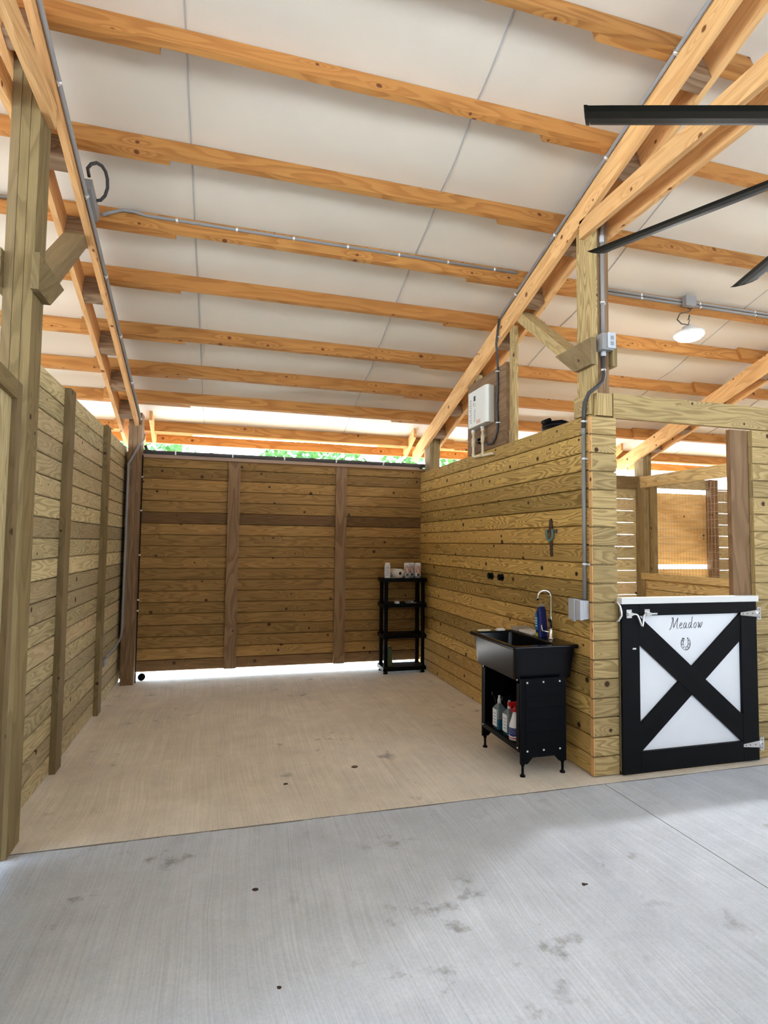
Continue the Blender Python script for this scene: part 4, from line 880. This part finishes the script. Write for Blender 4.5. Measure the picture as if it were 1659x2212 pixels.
po = bpy.data.objects.new('lamp_light', pl); COL.objects.link(po); po.location = (0, 0, -0.07); po.parent = t
# ------------------------------------------------------------------ big ceiling fan over the aisle
HXf, HYf, HZf = 2.56, 1.40, 3.20
t = thing('ceiling_fan', 'large black barn ceiling fan whose blade tips reach in at the right', 'fan', (HXf, HYf, HZf))
mb = MB(); mb.lathe((HXf, HYf, HZf - 0.10), [(0.0, 0), (0.13, 0.01), (0.17, 0.05), (0.17, 0.14), (0.12, 0.19), (0.03, 0.20)], 28); mb.build('motor', M_fan, t)
mb = MB(); mb.tube([(HXf, HYf, HZf + 0.10), (HXf, HYf, 4.02)], 0.02, 12); mb.build('downrod', M_fan, t)
mb = MB(); mb.box((2.40, HYf - 0.06, 4.02), (2.76, HYf + 0.06, 4.05)); mb.build('mount_plate', M_fan, t)
def blade(ang, rad, w=0.132, pitch=math.radians(-10)):
    a = math.radians(ang); rd = Vector((math.cos(a), math.sin(a), 0)); tg = Vector((-math.sin(a), math.cos(a), 0))
    ch = tg * math.cos(pitch) + Vector((0, 0, 1)) * math.sin(pitch); nn = rd.cross(ch)
    H = Vector((HXf, HYf, HZf)); mb = MB()
    sec = [(-0.5, 0.0), (-0.30, -0.055), (0.0, -0.075), (0.30, -0.05), (0.5, 0.0), (0.3, 0.015), (0, 0.02), (-0.3, 0.012)]
    loops = []
    for r_, k in ((0.16, 0.8), (0.4, 1.0), (rad - 0.10, 1.0), (rad - 0.012, 0.98)):
        loops.append([H + rd * (r_ + (0.055 if r_ > 1 else 0) * s_) + ch * s_ * w * k + nn * h_ * w for s_, h_ in sec])
    loft(mb, loops); mb.face(loops[0][::-1]); mb.face(loops[-1])
    b = mb.build('blade', M_fan, t)
    mb = MB(); l2 = [H + rd * (rad - 0.011 + 0.055 * s_) + ch * s_ * w * 1.04 + nn * h_ * w * 1.1 for s_, h_ in sec]; l3 = [p + rd * 0.014 for p in l2]
    loft(mb, [l2, l3]); mb.face(l2[::-1]); mb.face(l3); mb.build('tip_cap', M_fan, b)
for a, r_ in ((163.5, 1.345), (116.8, 1.37), (70, 1.37), (24.5, 1.36), (-20, 1.36), (-64.5, 1.36), (-109, 1.36), (-153.5, 1.36)): blade(a, r_)
# ------------------------------------------------------------------ bits on the floor
random.seed(9)
def leaf_bit(x, y, z, r, mat, label):
    mb = MB(); pts = []
    n = 9
    for k in range(n):
        a = 2 * PI * k / n; rr = r * random.uniform(0.55, 1.1); pts.append((x + rr * math.cos(a) * 1.4, y + rr * math.sin(a), z + .0005))
    mb.poly(pts, (0, 0, 0.004)); mb.build('dead_leaf', mat, label=label, cat='leaf')
M_dleaf = plain('dead_leaf', (0.05, 0.03, 0.02), 0.9)
leaf_bit(0.427, 3.842, 0, 0.013, M_dleaf, 'small dark crumb of dirt on the bay floor just behind the slab edge')
leaf_bit(0.924, 4.012, 0, 0.022, plain('dead_leaf_pale', (0.16, 0.11, 0.08), 0.9), 'brown dead leaf in the middle of the bay floor')
leaf_bit(0.178, 2.74, -0.008, 0.016, M_dleaf, 'brown dead leaf on the aisle floor left of centre')
leaf_bit(1.666, 2.398, -0.008, 0.014, M_dleaf, 'dark clod on the aisle floor right of centre')
leaf_bit(0.229, 2.136, -0.008, 0.010, M_dleaf, 'dark crumb on the aisle floor near the camera')
mb = MB(); mb.tube([(2.015, 2.395, -0.004), (2.03, 2.41, -0.003), (2.035, 2.435, -0.004)], [0.002, 0.004, 0.002], 6); mb.build('wood_shaving', M_label, label='curled white shaving on the aisle floor at the right', cat='shaving')
# ------------------------------------------------------------------ trees beyond the barn
def tree(x, y, h, r, seed, label):
    random.seed(seed)
    t = thing('shade_tree', label, 'tree', (x, y, -0.06), group='trees behind the barn')
    mb = MB(); mb.tube([(x, y, -0.06), (x + .1, y, h * .4), (x, y + .1, h * .8)], [0.22, 0.16, 0.05], 10); mb.build('trunk', M_bark, t)
    mb = MB()
    for k in range(1500):
        th_ = random.uniform(0, 2 * PI); ph = math.acos(random.uniform(-1, 1)); rr = r * random.uniform(0.45, 1.0) ** 0.6
        c = Vector((x + rr * math.sin(ph) * math.cos(th_), y + rr * math.sin(ph) * math.sin(th_), h * .68 + rr * .75 * math.cos(ph)))
        a = Vector((random.uniform(-1, 1), random.uniform(-1, 1), random.uniform(-1, 1))).normalized() * 0.16; b = a.cross(Vector((random.uniform(-1, 1), random.uniform(-1, 1), random.uniform(-1, 1)))).normalized() * 0.10
        mb.face([c - a, c + b, c + a, c - b])
    mb.build('foliage', M_leaf, t)
tree(-3.5, 19, 6.0, 2.6, 1, 'leafy green tree behind the barn, beyond the left end of the eave gap')
tree(3.0, 21, 5.5, 2.4, 2, 'leafy green tree behind the barn, beyond the middle of the eave gap')
tree(7.5, 18, 6.0, 2.5, 4, 'leafy green tree behind the barn, beyond the right end of the eave gap')
